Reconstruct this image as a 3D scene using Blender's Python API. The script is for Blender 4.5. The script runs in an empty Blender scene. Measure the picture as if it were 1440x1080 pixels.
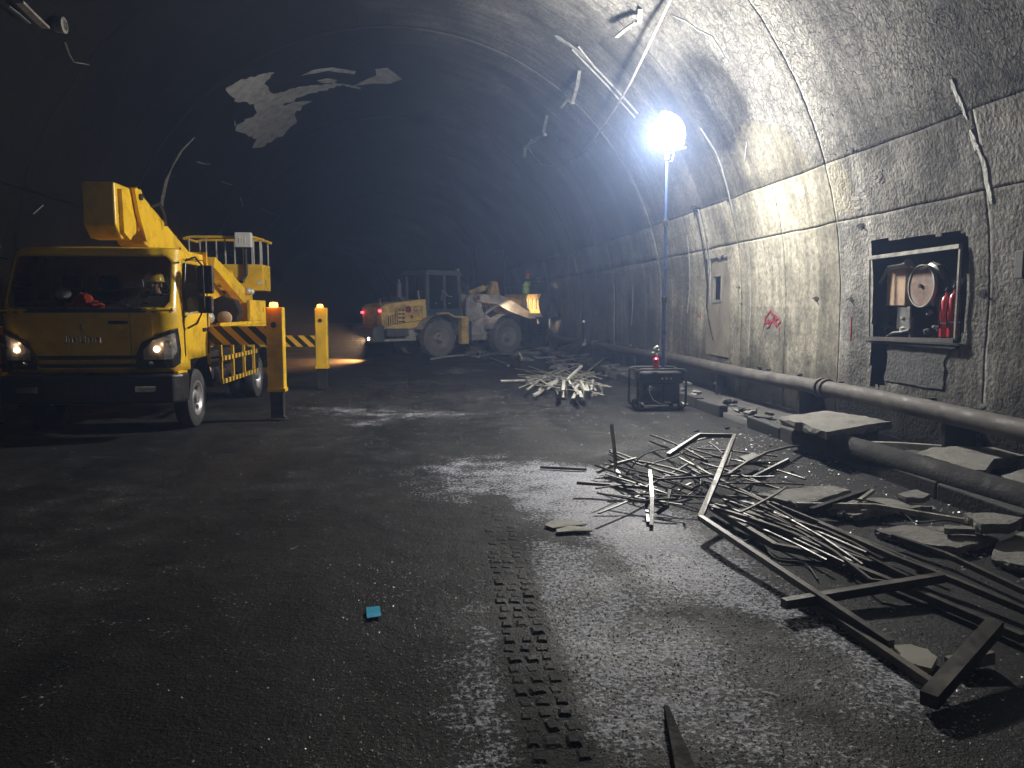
import bpy, bmesh, math, random
import numpy as np
from mathutils import Vector, Matrix
random.seed(7); rng = np.random.default_rng(11)
S = bpy.context.scene
C = S.collection
R_ = math.radians

# ------------------------------------------------------------------ camera, world, exposure
CAM = np.array((0.0, 0.0, 1.6)); FPX = 1080.0
PSI, THE = R_(5.527), R_(5.553)
cF = np.array((math.sin(PSI)*math.cos(THE), math.cos(PSI)*math.cos(THE), -math.sin(THE)))
cR = np.array((math.cos(PSI), -math.sin(PSI), 0.0)); cU = np.cross(cR, cF)
cam = bpy.data.cameras.new('camera'); cam.sensor_width = 36; cam.lens = 27.0; cam.clip_end = 600; cam.clip_start = 0.05
co = bpy.data.objects.new('camera', cam); C.objects.link(co); co.location = CAM
co.rotation_euler = Matrix((cR, cU, -cF)).transposed().to_euler()
S.camera = co
w = bpy.data.worlds.new('World'); S.world = w; w.use_nodes = True
nt = w.node_tree; bg = nt.nodes['Background']
sky = nt.nodes.new('ShaderNodeTexSky'); sky.sky_type = 'NISHITA'; sky.sun_disc = False
sky.sun_elevation = R_(-6); sky.sun_rotation = R_(180)
nt.links.new(sky.outputs[0], bg.inputs[0]); bg.inputs[1].default_value = 0.05
LAMP_WATT = 2500.0
S.view_settings.view_transform = 'Standard'; S.view_settings.look = 'None'
S.view_settings.exposure = 0.0; S.view_settings.gamma = 1.0
S.render.engine = 'CYCLES'; S.cycles.use_denoising = True
try: S.cycles.denoiser = 'OPENIMAGEDENOISE'
except Exception: pass
S.cycles.use_adaptive_sampling = True; S.cycles.adaptive_threshold = .04; S.cycles.adaptive_min_samples = 16
S.cycles.max_bounces = 6; S.cycles.diffuse_bounces = 4; S.cycles.glossy_bounces = 3
S.cycles.transmission_bounces = 5; S.cycles.volume_bounces = 0; S.cycles.sample_clamp_indirect = 4.0
S.cycles.volume_step_rate = 4.0; S.cycles.caustics_reflective = False; S.cycles.caustics_refractive = False

def ray(px, py):
    d = cF*FPX + cR*(px-720.0) + cU*(540.0-py); return d/np.linalg.norm(d)
def G(px, py, z=0.0):
    d = ray(px, py); k = (z-CAM[2])/d[2]; return Vector(CAM+d*k)
def PX(px, py, X):
    d = ray(px, py); return Vector(CAM+d*(X/d[0]))
def PY(px, py, Y):
    d = ray(px, py); return Vector(CAM+d*(Y/d[1]))

# ------------------------------------------------------------------ materials
MT = {}
def mat(name, col=(.5,.5,.5), rough=.6, metal=0.0, var=.18, vscale=6.0, bump=0.0, bscale=60.0, emit=None, estr=0.0,
        attr=False, dirt=None, dscale=3.0, damt=.5, spec=.5, trans=0.0, rvar=0.15, coord='Object'):
    m = bpy.data.materials.new(name); m.use_nodes = True; n = m.node_tree; N = n.nodes; L = n.links
    b = N['Principled BSDF']; b.inputs['Roughness'].default_value = rough; b.inputs['Metallic'].default_value = metal
    b.inputs['Specular IOR Level'].default_value = spec
    tc = N.new('ShaderNodeTexCoord'); co_ = tc.outputs[coord]
    nz = N.new('ShaderNodeTexNoise'); nz.inputs['Scale'].default_value = vscale; nz.inputs['Detail'].default_value = 3
    nz.inputs['Roughness'].default_value = .65; L.new(co_, nz.inputs['Vector'])
    mr = N.new('ShaderNodeMapRange'); mr.inputs[1].default_value = .3; mr.inputs[2].default_value = .7
    mr.inputs[3].default_value = 1-var; mr.inputs[4].default_value = 1+var; L.new(nz.outputs[0], mr.inputs[0])
    mul = N.new('ShaderNodeVectorMath'); mul.operation = 'SCALE'; L.new(mr.outputs[0], mul.inputs['Scale'])
    if attr:
        at = N.new('ShaderNodeAttribute'); at.attribute_name = 'Col'; L.new(at.outputs['Color'], mul.inputs[0])
    else:
        mul.inputs[0].default_value = col[:3]
    out = mul.outputs[0]
    if dirt:
        n2 = N.new('ShaderNodeTexNoise'); n2.inputs['Scale'].default_value = dscale; n2.inputs['Detail'].default_value = 4
        n2.inputs['Roughness'].default_value = .7; L.new(co_, n2.inputs['Vector'])
        r2 = N.new('ShaderNodeMapRange'); r2.inputs[1].default_value = .48; r2.inputs[2].default_value = .68
        r2.inputs[3].default_value = 0; r2.inputs[4].default_value = damt; L.new(n2.outputs[0], r2.inputs[0])
        mx = N.new('ShaderNodeMixRGB'); L.new(r2.outputs[0], mx.inputs[0]); L.new(out, mx.inputs[1]); mx.inputs[2].default_value = (*dirt, 1)
        out = mx.outputs[0]
    L.new(out, b.inputs['Base Color'])
    if rvar:
        rr = N.new('ShaderNodeMapRange'); rr.inputs[1].default_value = .3; rr.inputs[2].default_value = .7
        rr.inputs[3].default_value = max(.03, rough-rvar); rr.inputs[4].default_value = min(1, rough+rvar)
        L.new(nz.outputs[0], rr.inputs[0]); L.new(rr.outputs[0], b.inputs['Roughness'])
    if bump:
        n3 = N.new('ShaderNodeTexNoise'); n3.inputs['Scale'].default_value = bscale; n3.inputs['Detail'].default_value = 2
        L.new(co_, n3.inputs['Vector'])
        bp = N.new('ShaderNodeBump'); bp.inputs['Strength'].default_value = bump; bp.inputs['Distance'].default_value = .02
        L.new(n3.outputs[0], bp.inputs['Height']); L.new(bp.outputs[0], b.inputs['Normal'])
    if emit:
        m.cycles.emission_sampling = 'NONE'
        b.inputs['Emission Color'].default_value = (*emit, 1); b.inputs['Emission Strength'].default_value = estr
    if trans: b.inputs['Transmission Weight'].default_value = trans
    MT[name] = m; return m

mat('truck_yellow', (.75,.465,.02), .32, var=.10, vscale=2.5, dirt=(.16,.11,.05), dscale=2.2, damt=.35)
mat('loader_yellow', (.74,.50,.16), .6, var=.22, vscale=3, dirt=(.14,.11,.08), dscale=2.5, damt=.75)
mat('loader_grey', (.42,.40,.39), .6, var=.25, vscale=4, dirt=(.10,.09,.08), damt=.6)
mat('loader_dark', (.08,.085,.10), .5, var=.3)
mat('loader_blue', (.03,.07,.12), .5, var=.3)
mat('black_plastic', (.018,.018,.02), .42, var=.2)
mat('black_metal', (.02,.02,.023), .45, var=.3, dirt=(.06,.05,.04), damt=.5)
mat('loader_rubber', (.14,.14,.145), .85, var=.25, vscale=12, dirt=(.2,.19,.18), dscale=6, damt=.6)
mat('lamp_dish', (.75,.75,.73), .4, .2)
mat('reflector', (.55,.52,.5), .35, .4)
mat('rubber', (.035,.035,.036), .8, var=.25, vscale=12, dirt=(.11,.10,.09), dscale=6, damt=.6)
mat('rim_silver', (.42,.42,.43), .45, .6, var=.15, dirt=(.12,.11,.10), damt=.6)
mat('chrome', (.7,.7,.7), .15, 1.0, var=.05)
mat('white_paint', (.62,.62,.58), .5, var=.1, dirt=(.2,.18,.15), damt=.4)
mat('pale_metal', (.50,.49,.44), .45, .3, var=.2, dirt=(.12,.11,.09), damt=.6)
mat('grey_box', (.5,.52,.5), .55, var=.08)
mat('tube_steel', (.055,.052,.048), .45, .35, var=.35, vscale=9, dirt=(.16,.12,.08), dscale=8, damt=.5)
mat('tube_pale', (.30,.29,.25), .5, .2, var=.3, vscale=8, dirt=(.07,.06,.05), dscale=6, damt=.7)
mat('soot_metal', (.16,.16,.155), .6, .1, var=.3)
mat('slab', (.21,.203,.185), .85, var=.2, vscale=5, bump=.6, bscale=30, dirt=(.10,.092,.08), dscale=3.0, damt=.8)
mat('board', (.30,.295,.25), .8, var=.15, dirt=(.16,.15,.12), damt=.5)
mat('rubble', (.065,.063,.06), .9, var=.35, vscale=7, bump=.4, bscale=30)
mat('gravel', (.42,.42,.41), .32, var=.5, vscale=40)
mat('bare_concrete', (.30,.30,.285), .9, var=.25, vscale=5, bump=.5, bscale=30, dirt=(.13,.13,.125), dscale=3.5, damt=.75)
mat('tube_rust', (.09,.055,.035), .75, .1, var=.4, vscale=9, dirt=(.07,.06,.05), dscale=7, damt=.7)
mat('loader_rim', (.26,.25,.25), .6, var=.25, dirt=(.12,.11,.10), damt=.6)
mat('plaster_white', (.30,.30,.285), .9, var=.2, vscale=12, dirt=(.14,.14,.135), dscale=9, damt=.7)
mat('stain_grey', (.17,.17,.165), .9, var=.3, vscale=12)
mat('filler_white', (.72,.72,.68), .9, var=.2, vscale=14, bump=.6, bscale=40)
mat('red_spray', (.22,.03,.042), .7, var=.2)
mat('red_paint', (.55,.03,.035), .35, var=.12)
mat('block_dark', (.085,.085,.083), .9, var=.3, vscale=6, bump=.6, bscale=28)
mat('red_plastic', (.6,.02,.05), .35, var=.1)
mat('mast_blue', (.06,.10,.26), .35, .2, var=.1)
mat('wood_tan', (.42,.29,.19), .75, var=.2, vscale=9, dirt=(.2,.12,.07), damt=.5)
mat('reel_face', (.20,.13,.095), .7, .1, var=.4, vscale=9, dirt=(.26,.25,.25), dscale=7, damt=.8)
mat('door_board', (.22,.195,.15), .8, var=.25, dirt=(.10,.085,.06), dscale=3, damt=.8)
mat('niche_dark', (.018,.018,.02), .9, var=.2)
mat('pipe_grey', (.075,.068,.06), .75, var=.35, dirt=(.14,.13,.115), dscale=3, damt=.6)
mat('duct_dark', (.022,.021,.021), .85, var=.35, bump=.3, bscale=25, spec=.25, dirt=(.05,.05,.047), damt=.5)
mat('kerb_stone', (.04,.04,.04), .85, var=.3, bump=.3, bscale=30)
mat('orange_cloth', (.85,.09,.03), .8, var=.15, bump=.4, bscale=30)
mat('cloth_dark', (.03,.032,.045), .85, var=.2)
mat('hivis', (.45,.75,.06), .7, var=.08, emit=None)
mat('hivis_band', (.75,.75,.72), .35, var=.05)
mat('skin', (.45,.25,.16), .55, var=.06)
mat('helmet_yellow', (.8,.5,.02), .35, var=.05)
mat('helmet_red', (.5,.03,.03), .4, var=.05)
mat('paper', (.6,.6,.57), .8, var=.15, vscale=14)
mat('seat_cloth', (.03,.03,.033), .85)
mat('blue_card', (.05,.50,.80), .45, var=.05)
mat('amber_lamp', (.9,.3,.03), .4, emit=(1,.36,.06), estr=9)
mat('head_bulb', (.9,.6,.3), .4, emit=(1,.66,.36), estr=9)
mat('tail_lamp', (.7,.02,.03), .4, emit=(1,.05,.08), estr=9)
mat('loader_bulb', (1,.8,.6), .4, emit=(1,.78,.52), estr=60)
mat('lamp_globe', (1,1,1), .5, emit=(1.0,.965,.90), estr=30)
mat('lining', rough=.88, var=.3, vscale=2.2, attr=True, bump=.8, bscale=26, spec=.12)

def stripes(name, ang=45, per=.22, a=(.72,.42,.02), b_=(.015,.015,.017), axis=(1,0,1)):
    m = bpy.data.materials.new(name); m.use_nodes = True; N = m.node_tree.nodes; L = m.node_tree.links
    b = N['Principled BSDF']; b.inputs['Roughness'].default_value = .4
    tc = N.new('ShaderNodeTexCoord'); d = N.new('ShaderNodeVectorMath'); d.operation = 'DOT_PRODUCT'
    L.new(tc.outputs['Object'], d.inputs[0]); d.inputs[1].default_value = axis
    k = N.new('ShaderNodeMath'); k.operation = 'MULTIPLY'; k.inputs[1].default_value = 1/per; L.new(d.outputs['Value'], k.inputs[0])
    fr = N.new('ShaderNodeMath'); fr.operation = 'FRACT'; L.new(k.outputs[0], fr.inputs[0])
    g = N.new('ShaderNodeMath'); g.operation = 'GREATER_THAN'; g.inputs[1].default_value = .5; L.new(fr.outputs[0], g.inputs[0])
    mx = N.new('ShaderNodeMixRGB'); mx.inputs[1].default_value = (*a,1); mx.inputs[2].default_value = (*b_,1)
    L.new(g.outputs[0], mx.inputs[0]); L.new(mx.outputs[0], b.inputs['Base Color']); MT[name] = m
stripes('hazard', per=.235); stripes('hazard_rail', per=.2, axis=(0,1,0))

def mesh_dish():
    m = MT['lamp_dish']; N = m.node_tree.nodes; Lk = m.node_tree.links; b = N['Principled BSDF']; t = N.new('ShaderNodeBsdfTransparent'); mx = N.new('ShaderNodeMixShader'); mx.inputs[0].default_value = .08
    Lk.new(b.outputs[0], mx.inputs[1]); Lk.new(t.outputs[0], mx.inputs[2]); Lk.new(mx.outputs[0], N['Material Output'].inputs['Surface'])
mesh_dish()
def glass(name, tint=(.55,.6,.62), mixf=.9, rough=.02):
    m = bpy.data.materials.new(name); m.use_nodes = True; N = m.node_tree.nodes; L = m.node_tree.links
    N.remove(N['Principled BSDF']); t = N.new('ShaderNodeBsdfTransparent'); t.inputs[0].default_value = (*tint,1)
    g = N.new('ShaderNodeBsdfGlossy'); g.inputs['Roughness'].default_value = rough; g.inputs[0].default_value = (1,1,1,1)
    fr = N.new('ShaderNodeFresnel'); fr.inputs[0].default_value = 1.5
    mx = N.new('ShaderNodeMixShader'); L.new(fr.outputs[0], mx.inputs[0]); L.new(t.outputs[0], mx.inputs[1]); L.new(g.outputs[0], mx.inputs[2])
    L.new(mx.outputs[0], N['Material Output'].inputs['Surface']); MT[name] = m
glass('glass_dark', (.55,.58,.6)); glass('lens_glass', (.85,.85,.85)); glass('glass_loader', (.10,.11,.13))

# concrete lining: add cracks + vertical streaks
def upgrade_lining():
    m = MT['lining']; n = m.node_tree; N = n.nodes; L = n.links; b = N['Principled BSDF']
    src = b.inputs['Base Color'].links[0].from_socket; bump_src = b.inputs['Normal'].links[0].from_node
    geo = N.new('ShaderNodeNewGeometry')
    # streaks running down the wall: noise squeezed along the tunnel, stretched in height
    mp = N.new('ShaderNodeMapping'); mp.inputs['Scale'].default_value = (.35, 5.5, .35); L.new(geo.outputs['Position'], mp.inputs[0])
    st = N.new('ShaderNodeTexNoise'); st.inputs['Scale'].default_value = 1.0; st.inputs['Detail'].default_value = 4; st.inputs['Roughness'].default_value = .7
    L.new(mp.outputs[0], st.inputs['Vector'])
    sr = N.new('ShaderNodeMapRange'); sr.inputs[1].default_value = .3; sr.inputs[2].default_value = .72; sr.inputs[3].default_value = .62; sr.inputs[4].default_value = 1.38
    L.new(st.outputs[0], sr.inputs[0])
    sc = N.new('ShaderNodeVectorMath'); sc.operation = 'SCALE'; L.new(src, sc.inputs[0]); L.new(sr.outputs[0], sc.inputs['Scale'])
    # fine mottling
    mo = N.new('ShaderNodeTexNoise'); mo.inputs['Scale'].default_value = 14; mo.inputs['Detail'].default_value = 3; mo.inputs['Roughness'].default_value = .75
    L.new(geo.outputs['Position'], mo.inputs['Vector'])
    mr = N.new('ShaderNodeMapRange'); mr.inputs[1].default_value = .3; mr.inputs[2].default_value = .7; mr.inputs[3].default_value = .55; mr.inputs[4].default_value = 1.45
    L.new(mo.outputs[0], mr.inputs[0])
    s2 = N.new('ShaderNodeVectorMath'); s2.operation = 'SCALE'; L.new(sc.outputs[0], s2.inputs[0]); L.new(mr.outputs[0], s2.inputs['Scale'])
    # crazed cracks, masked by the alpha of Col
    at = N.new('ShaderNodeAttribute'); at.attribute_name = 'crack'
    ds = N.new('ShaderNodeTexNoise'); ds.inputs['Scale'].default_value = 3.0; ds.inputs['Detail'].default_value = 4; L.new(geo.outputs['Position'], ds.inputs['Vector'])
    ad = N.new('ShaderNodeMixRGB'); ad.blend_type = 'ADD'; ad.inputs[0].default_value = .35; L.new(geo.outputs['Position'], ad.inputs[1]); L.new(ds.outputs['Color'], ad.inputs[2])
    outs = []
    for scl, wd in ((5.0,.028),(11.0,.036)):
        vo = N.new('ShaderNodeTexVoronoi'); vo.feature = 'DISTANCE_TO_EDGE'; vo.inputs['Scale'].default_value = scl; L.new(ad.outputs[0], vo.inputs['Vector'])
        r = N.new('ShaderNodeMapRange'); r.inputs[1].default_value = 0; r.inputs[2].default_value = wd; r.inputs[3].default_value = 1; r.inputs[4].default_value = 0; L.new(vo.outputs['Distance'], r.inputs[0]); outs.append(r.outputs[0])
    mxm = N.new('ShaderNodeMath'); mxm.operation = 'MAXIMUM'; L.new(outs[0], mxm.inputs[0]); L.new(outs[1], mxm.inputs[1])
    cm = N.new('ShaderNodeMath'); cm.operation = 'MULTIPLY'; L.new(mxm.outputs[0], cm.inputs[0]); L.new(at.outputs['Fac'], cm.inputs[1])
    cf = N.new('ShaderNodeMath'); cf.operation = 'MULTIPLY'; cf.inputs[1].default_value = .78; L.new(cm.outputs[0], cf.inputs[0])
    mx = N.new('ShaderNodeMixRGB'); L.new(cf.outputs[0], mx.inputs[0]); L.new(s2.outputs[0], mx.inputs[1]); mx.inputs[2].default_value = (.03,.03,.032,1)
    L.new(mx.outputs[0], b.inputs['Base Color'])
    b2 = N.new('ShaderNodeBump'); b2.inputs['Strength'].default_value = .8; b2.inputs['Distance'].default_value = .008; b2.invert = True
    L.new(cm.outputs[0], b2.inputs['Height']); L.new(bump_src.outputs[0], b2.inputs['Normal']); L.new(b2.outputs[0], b.inputs['Normal'])
    ra = N.new('ShaderNodeAttribute'); ra.attribute_name = 'rgh'; L.new(ra.outputs['Fac'], bump_src.inputs['Strength'])
    tcn = bump_src.inputs['Height'].links[0].from_node; L.new(geo.outputs['Position'], tcn.inputs['Vector'])
upgrade_lining()

def road_mat():
    m = bpy.data.materials.new('asphalt'); m.use_nodes = True; N = m.node_tree.nodes; L = m.node_tree.links; b = N['Principled BSDF']
    geo = N.new('ShaderNodeNewGeometry'); P = geo.outputs['Position']
    def noise(s, d=6, r=.6, sc=None):
        n = N.new('ShaderNodeTexNoise'); n.inputs['Scale'].default_value = s; n.inputs['Detail'].default_value = d; n.inputs['Roughness'].default_value = r
        if sc:
            mp = N.new('ShaderNodeMapping'); mp.inputs['Scale'].default_value = sc; L.new(P, mp.inputs[0]); L.new(mp.outputs[0], n.inputs['Vector'])
        else: L.new(P, n.inputs['Vector'])
        return n.outputs[0]
    def mr(o, a, b_, c, d):
        r = N.new('ShaderNodeMapRange'); r.inputs[1].default_value = a; r.inputs[2].default_value = b_; r.inputs[3].default_value = c; r.inputs[4].default_value = d
        L.new(o, r.inputs[0]); return r.outputs[0]
    big = noise(.55, 4, .6); mid = noise(3.2, 4, .7); fine = noise(55, 2, .7); grit = noise(130, 1, .8)
    lane = noise(1.0, 3, .6, (1.6,.16,1))
    base = N.new('ShaderNodeMixRGB'); base.inputs[1].default_value = (.009,.0095,.010,1); base.inputs[2].default_value = (.022,.022,.022,1)
    L.new(mr(lane,.35,.65,0,1), base.inputs[0])
    dust_gleam = N.new('ShaderNodeMixRGB'); L.new(base.outputs[0], dust_gleam.inputs[1]); dust_gleam.inputs[2].default_value = (.05,.049,.047,1)
    a = N.new('ShaderNodeMath'); a.operation = 'MULTIPLY'; L.new(mr(big,.47,.66,0,1), a.inputs[0]); L.new(mr(mid,.4,.62,.0,.75), a.inputs[1]); L.new(a.outputs[0], dust_gleam.inputs[0])
    da = N.new('ShaderNodeAttribute'); da.attribute_name = 'dust_gleam'
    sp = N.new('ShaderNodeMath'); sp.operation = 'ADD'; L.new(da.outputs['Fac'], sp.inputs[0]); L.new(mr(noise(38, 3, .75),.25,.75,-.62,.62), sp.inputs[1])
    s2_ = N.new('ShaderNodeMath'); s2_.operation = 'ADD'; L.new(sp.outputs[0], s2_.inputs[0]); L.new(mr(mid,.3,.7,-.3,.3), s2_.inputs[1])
    pw = N.new('ShaderNodeMixRGB'); L.new(mr(s2_.outputs[0],.42,.72,0,1), pw.inputs[0]); L.new(dust_gleam.outputs[0], pw.inputs[1]); pw.inputs[2].default_value = (.40,.41,.47,1)  # pale bluish mix paints the lamp's gleam over the road dust
    dust_gleam = pw
    gr = N.new('ShaderNodeMixRGB'); gr.blend_type = 'MULTIPLY'; gr.inputs[0].default_value = 1; L.new(dust_gleam.outputs[0], gr.inputs[1])
    cb = N.new('ShaderNodeCombineXYZ'); g2 = mr(fine,.3,.7,.45,1.6)
    for i in range(3): L.new(g2, cb.inputs[i])
    L.new(cb.outputs[0], gr.inputs[2]); L.new(gr.outputs[0], b.inputs['Base Color'])
    rr = N.new('ShaderNodeMath'); rr.operation = 'ADD'; L.new(mr(big,.38,.62,.55,.82), rr.inputs[0]); L.new(mr(mid,.3,.7,-.08,.12), rr.inputs[1]); L.new(rr.outputs[0], b.inputs['Roughness'])
    b.inputs['Specular IOR Level'].default_value = .14
    b1 = N.new('ShaderNodeBump'); b1.inputs['Strength'].default_value = .55; b1.inputs['Distance'].default_value = .03; L.new(mid, b1.inputs['Height'])
    b2 = N.new('ShaderNodeBump'); b2.inputs['Strength'].default_value = .5; b2.inputs['Distance'].default_value = .010; L.new(fine, b2.inputs['Height']); L.new(b1.outputs[0], b2.inputs['Normal'])
    b3 = N.new('ShaderNodeBump'); b3.inputs['Strength'].default_value = .35; b3.inputs['Distance'].default_value = .005; L.new(grit, b3.inputs['Height']); L.new(b2.outputs[0], b3.inputs['Normal'])
    L.new(b3.outputs[0], b.inputs['Normal']); MT['asphalt'] = m
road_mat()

# ------------------------------------------------------------------ mesh helpers
class MB:
    def __init__(s): s.v = []; s.f = []
    def add(s, v, f):
        k = len(s.v); s.v += [tuple(p) for p in v]; s.f += [tuple(i+k for i in q) for q in f]; return s
    def box(s, c, d, rz=0, rx=0, ry=0):
        hx, hy, hz = d[0]/2, d[1]/2, d[2]/2
        M = Matrix.Translation(c) @ Matrix.Rotation(rz,4,'Z') @ Matrix.Rotation(ry,4,'Y') @ Matrix.Rotation(rx,4,'X')
        v = [M @ Vector((x*hx,y*hy,z*hz)) for x in (-1,1) for y in (-1,1) for z in (-1,1)]
        return s.add(v, [(0,1,3,2),(4,6,7,5),(0,4,5,1),(2,3,7,6),(0,2,6,4),(1,5,7,3)])
    def bb(s, a, b): return s.box([(p+q)/2 for p,q in zip(a,b)], [abs(q-p) for p,q in zip(a,b)])
    def tube(s, pts, r, n=8, w=None, cap=True, rot=0):
        """sweep; w=(half width, half height) makes a rectangular section"""
        pts = [Vector(p) for p in pts]; rings = []
        for i, p in enumerate(pts):
            if i == 0: d = pts[1]-p
            elif i == len(pts)-1: d = p-pts[i-1]
            else: d = (pts[i+1]-p).normalized() + (p-pts[i-1]).normalized()
            d.normalize(); up = Vector((0,0,1)) if abs(d.z) < .9 else Vector((0,1,0))
            a = d.cross(up).normalized(); b = a.cross(d).normalized()
            rr = r[i] if isinstance(r,(list,tuple)) else r
            if w: rings.append([p+a*w[0]*x+b*w[1]*y for x,y in ((-1,-1),(1,-1),(1,1),(-1,1))])
            else: rings.append([p+a*rr*math.cos(2*math.pi*j/n+rot)+b*rr*math.sin(2*math.pi*j/n+rot) for j in range(n)])
        m = len(rings[0]); v = [q for rg in rings for q in rg]; f = []
        for i in range(len(rings)-1):
            for j in range(m):
                k = (j+1) % m; f.append((i*m+j, i*m+k, (i+1)*m+k, (i+1)*m+j))
        if cap: f.append(tuple(range(m))[::-1]); f.append(tuple((len(rings)-1)*m+j for j in range(m)))
        return s.add(v, f)
    def prism(s, poly, axis, a0, a1):
        def P(p, a): return {'x':(a,p[0],p[1]),'y':(p[0],a,p[1]),'z':(p[0],p[1],a)}[axis]
        n = len(poly); v = [P(p,a0) for p in poly]+[P(p,a1) for p in poly]
        f = [(i,(i+1)%n,n+(i+1)%n,n+i) for i in range(n)]+[tuple(range(n))[::-1], tuple(range(n,2*n))]
        return s.add(v, f)
    def lathe(s, prof, axis='z', c=(0,0,0), n=24, cap=True):
        v = []; f = []; c = Vector(c)
        for r, h in prof:
            for j in range(n):
                a = 2*math.pi*j/n; x, y = r*math.cos(a), r*math.sin(a)
                v.append(c+Vector({'z':(x,y,h),'x':(h,x,y),'y':(x,h,y)}[axis]))
        for i in range(len(prof)-1):
            for j in range(n): f.append((i*n+j, i*n+(j+1)%n, (i+1)*n+(j+1)%n, (i+1)*n+j))
        if cap: f.append(tuple(range(n))[::-1]); f.append(tuple((len(prof)-1)*n+j for j in range(n)))
        return s.add(v, f)
    def ball(s, c, r, n=12, sq=(1,1,1)):
        prof = [(max(1e-3,math.sin(math.pi*i/n)), -math.cos(math.pi*i/n)) for i in range(n+1)]
        k = len(s.v); s.lathe(prof, 'z', (0,0,0), 2*n)
        s.v[k:] = [(c[0]+p[0]*r*sq[0], c[1]+p[1]*r*sq[1], c[2]+p[2]*r*sq[2]) for p in s.v[k:]]; return s
    def rock(s, c, d, rz=0, jit=.25):
        M = Matrix.Translation(c) @ Matrix.Rotation(rz,4,'Z') @ Matrix.Rotation(random.uniform(-.4,.4),4,'X')
        bm = bmesh.new(); bmesh.ops.create_icosphere(bm, subdivisions=1, radius=.5)
        v = [M @ Vector((p.co.x*d[0]*random.uniform(1-jit,1+jit), p.co.y*d[1]*random.uniform(1-jit,1+jit), p.co.z*d[2]*random.uniform(1-jit,1+jit))) for p in bm.verts]
        f = [[q.index for q in p.verts] for p in bm.faces]; bm.free(); return s.add(v, f)
    def build(s, name, m, parent=None, smooth=False, bevel=0, loc=None):
        me = bpy.data.meshes.new(name); me.from_pydata([tuple(p) for p in s.v], [], s.f); me.update()
        bm = bmesh.new(); bm.from_mesh(me); bmesh.ops.recalc_face_normals(bm, faces=bm.faces); bm.to_mesh(me); bm.free()
        if smooth:
            me.polygons.foreach_set('use_smooth', [True]*len(me.polygons))
            try: me.set_sharp_from_angle(angle=R_(35))
            except Exception: pass
        me.materials.append(MT[m] if isinstance(m,str) else m)
        o = bpy.data.objects.new(name, me); C.objects.link(o)
        if parent: o.parent = parent
        if loc is not None: o.location = loc
        if bevel:
            b = o.modifiers.new('bevel','BEVEL'); b.width = bevel; b.segments = 2; b.limit_method = 'ANGLE'; b.angle_limit = R_(40)
        return o
def tag(o, label, cat, group=None, kind=None):
    o['label'] = label; o['category'] = cat
    if group: o['group'] = group
    if kind: o['kind'] = kind
    return o
def struct(o, label=None):
    o['kind'] = 'structure'
    return o
def empty(name, loc=(0,0,0), rz=0, label=None, cat=None, group=None):
    o = bpy.data.objects.new(name, None); C.objects.link(o); o.location = loc; o.rotation_euler = (0,0,rz); o.empty_display_size = .1
    if label: tag(o, label, cat, group)
    return o
def copy_tree(o, parent=None):
    c = o.copy(); C.objects.link(c); c.parent = parent
    for ch in list(o.children): copy_tree(ch, c)
    return c
def own(name, mb, m, label, cat, group=None, smooth=False, bevel=0):
    """a top-level mesh whose origin sits at its lowest centre"""
    a = np.array(mb.v); c = np.array(((a[:,0].min()+a[:,0].max())/2, (a[:,1].min()+a[:,1].max())/2, a[:,2].min()))
    mb.v = [tuple(np.array(p)-c) for p in mb.v]
    return tag(mb.build(name, m, None, smooth, bevel, loc=c), label, cat, group)
def text_part(name, body, size, m, parent, M, ext=.004):
    cu = bpy.data.curves.new(name,'FONT'); cu.body = body; cu.size = size; cu.extrude = ext; cu.align_x = 'CENTER'; cu.align_y = 'CENTER'
    t = bpy.data.objects.new(name, cu); C.objects.link(t); dg = bpy.context.evaluated_depsgraph_get()
    me = bpy.data.meshes.new_from_object(t.evaluated_get(dg)); bpy.data.objects.remove(t); me.name = name
    me.transform(M); me.materials.clear(); me.materials.append(MT[m]); o = bpy.data.objects.new(name, me); C.objects.link(o); o.parent = parent
    return o

# value noise
_perm = rng.random((256,256))
def vn(x, y):
    xi = np.floor(x).astype(int); yi = np.floor(y).astype(int); fx = x-xi; fy = y-yi
    fx = fx*fx*(3-2*fx); fy = fy*fy*(3-2*fy)
    g = lambda a, b: _perm[a & 255, b & 255]
    return (g(xi,yi)*(1-fx)+g(xi+1,yi)*fx)*(1-fy)+(g(xi,yi+1)*(1-fx)+g(xi+1,yi+1)*fx)*fy
def fbm(x, y, o=4):
    s = 0; a = .5
    for i in range(o): s = s+a*vn(x*2**i+17*i, y*2**i+31*i); a *= .5
    return s
def sstep(a, b, x):
    t = np.clip((x-a)/(b-a),0,1); return t*t*(3-2*t)
def inpoly(px, py, poly):
    r = np.zeros(np.shape(px), bool); n = len(poly)
    for i in range(n):
        x0,y0 = poly[i]; x1,y1 = poly[(i+1)%n]
        c = ((y0 > py) != (y1 > py)); xi = (x1-x0)*(py-y0)/((y1-y0) or 1e-9)+x0
        r ^= c & (px < xi)
    return r
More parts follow.
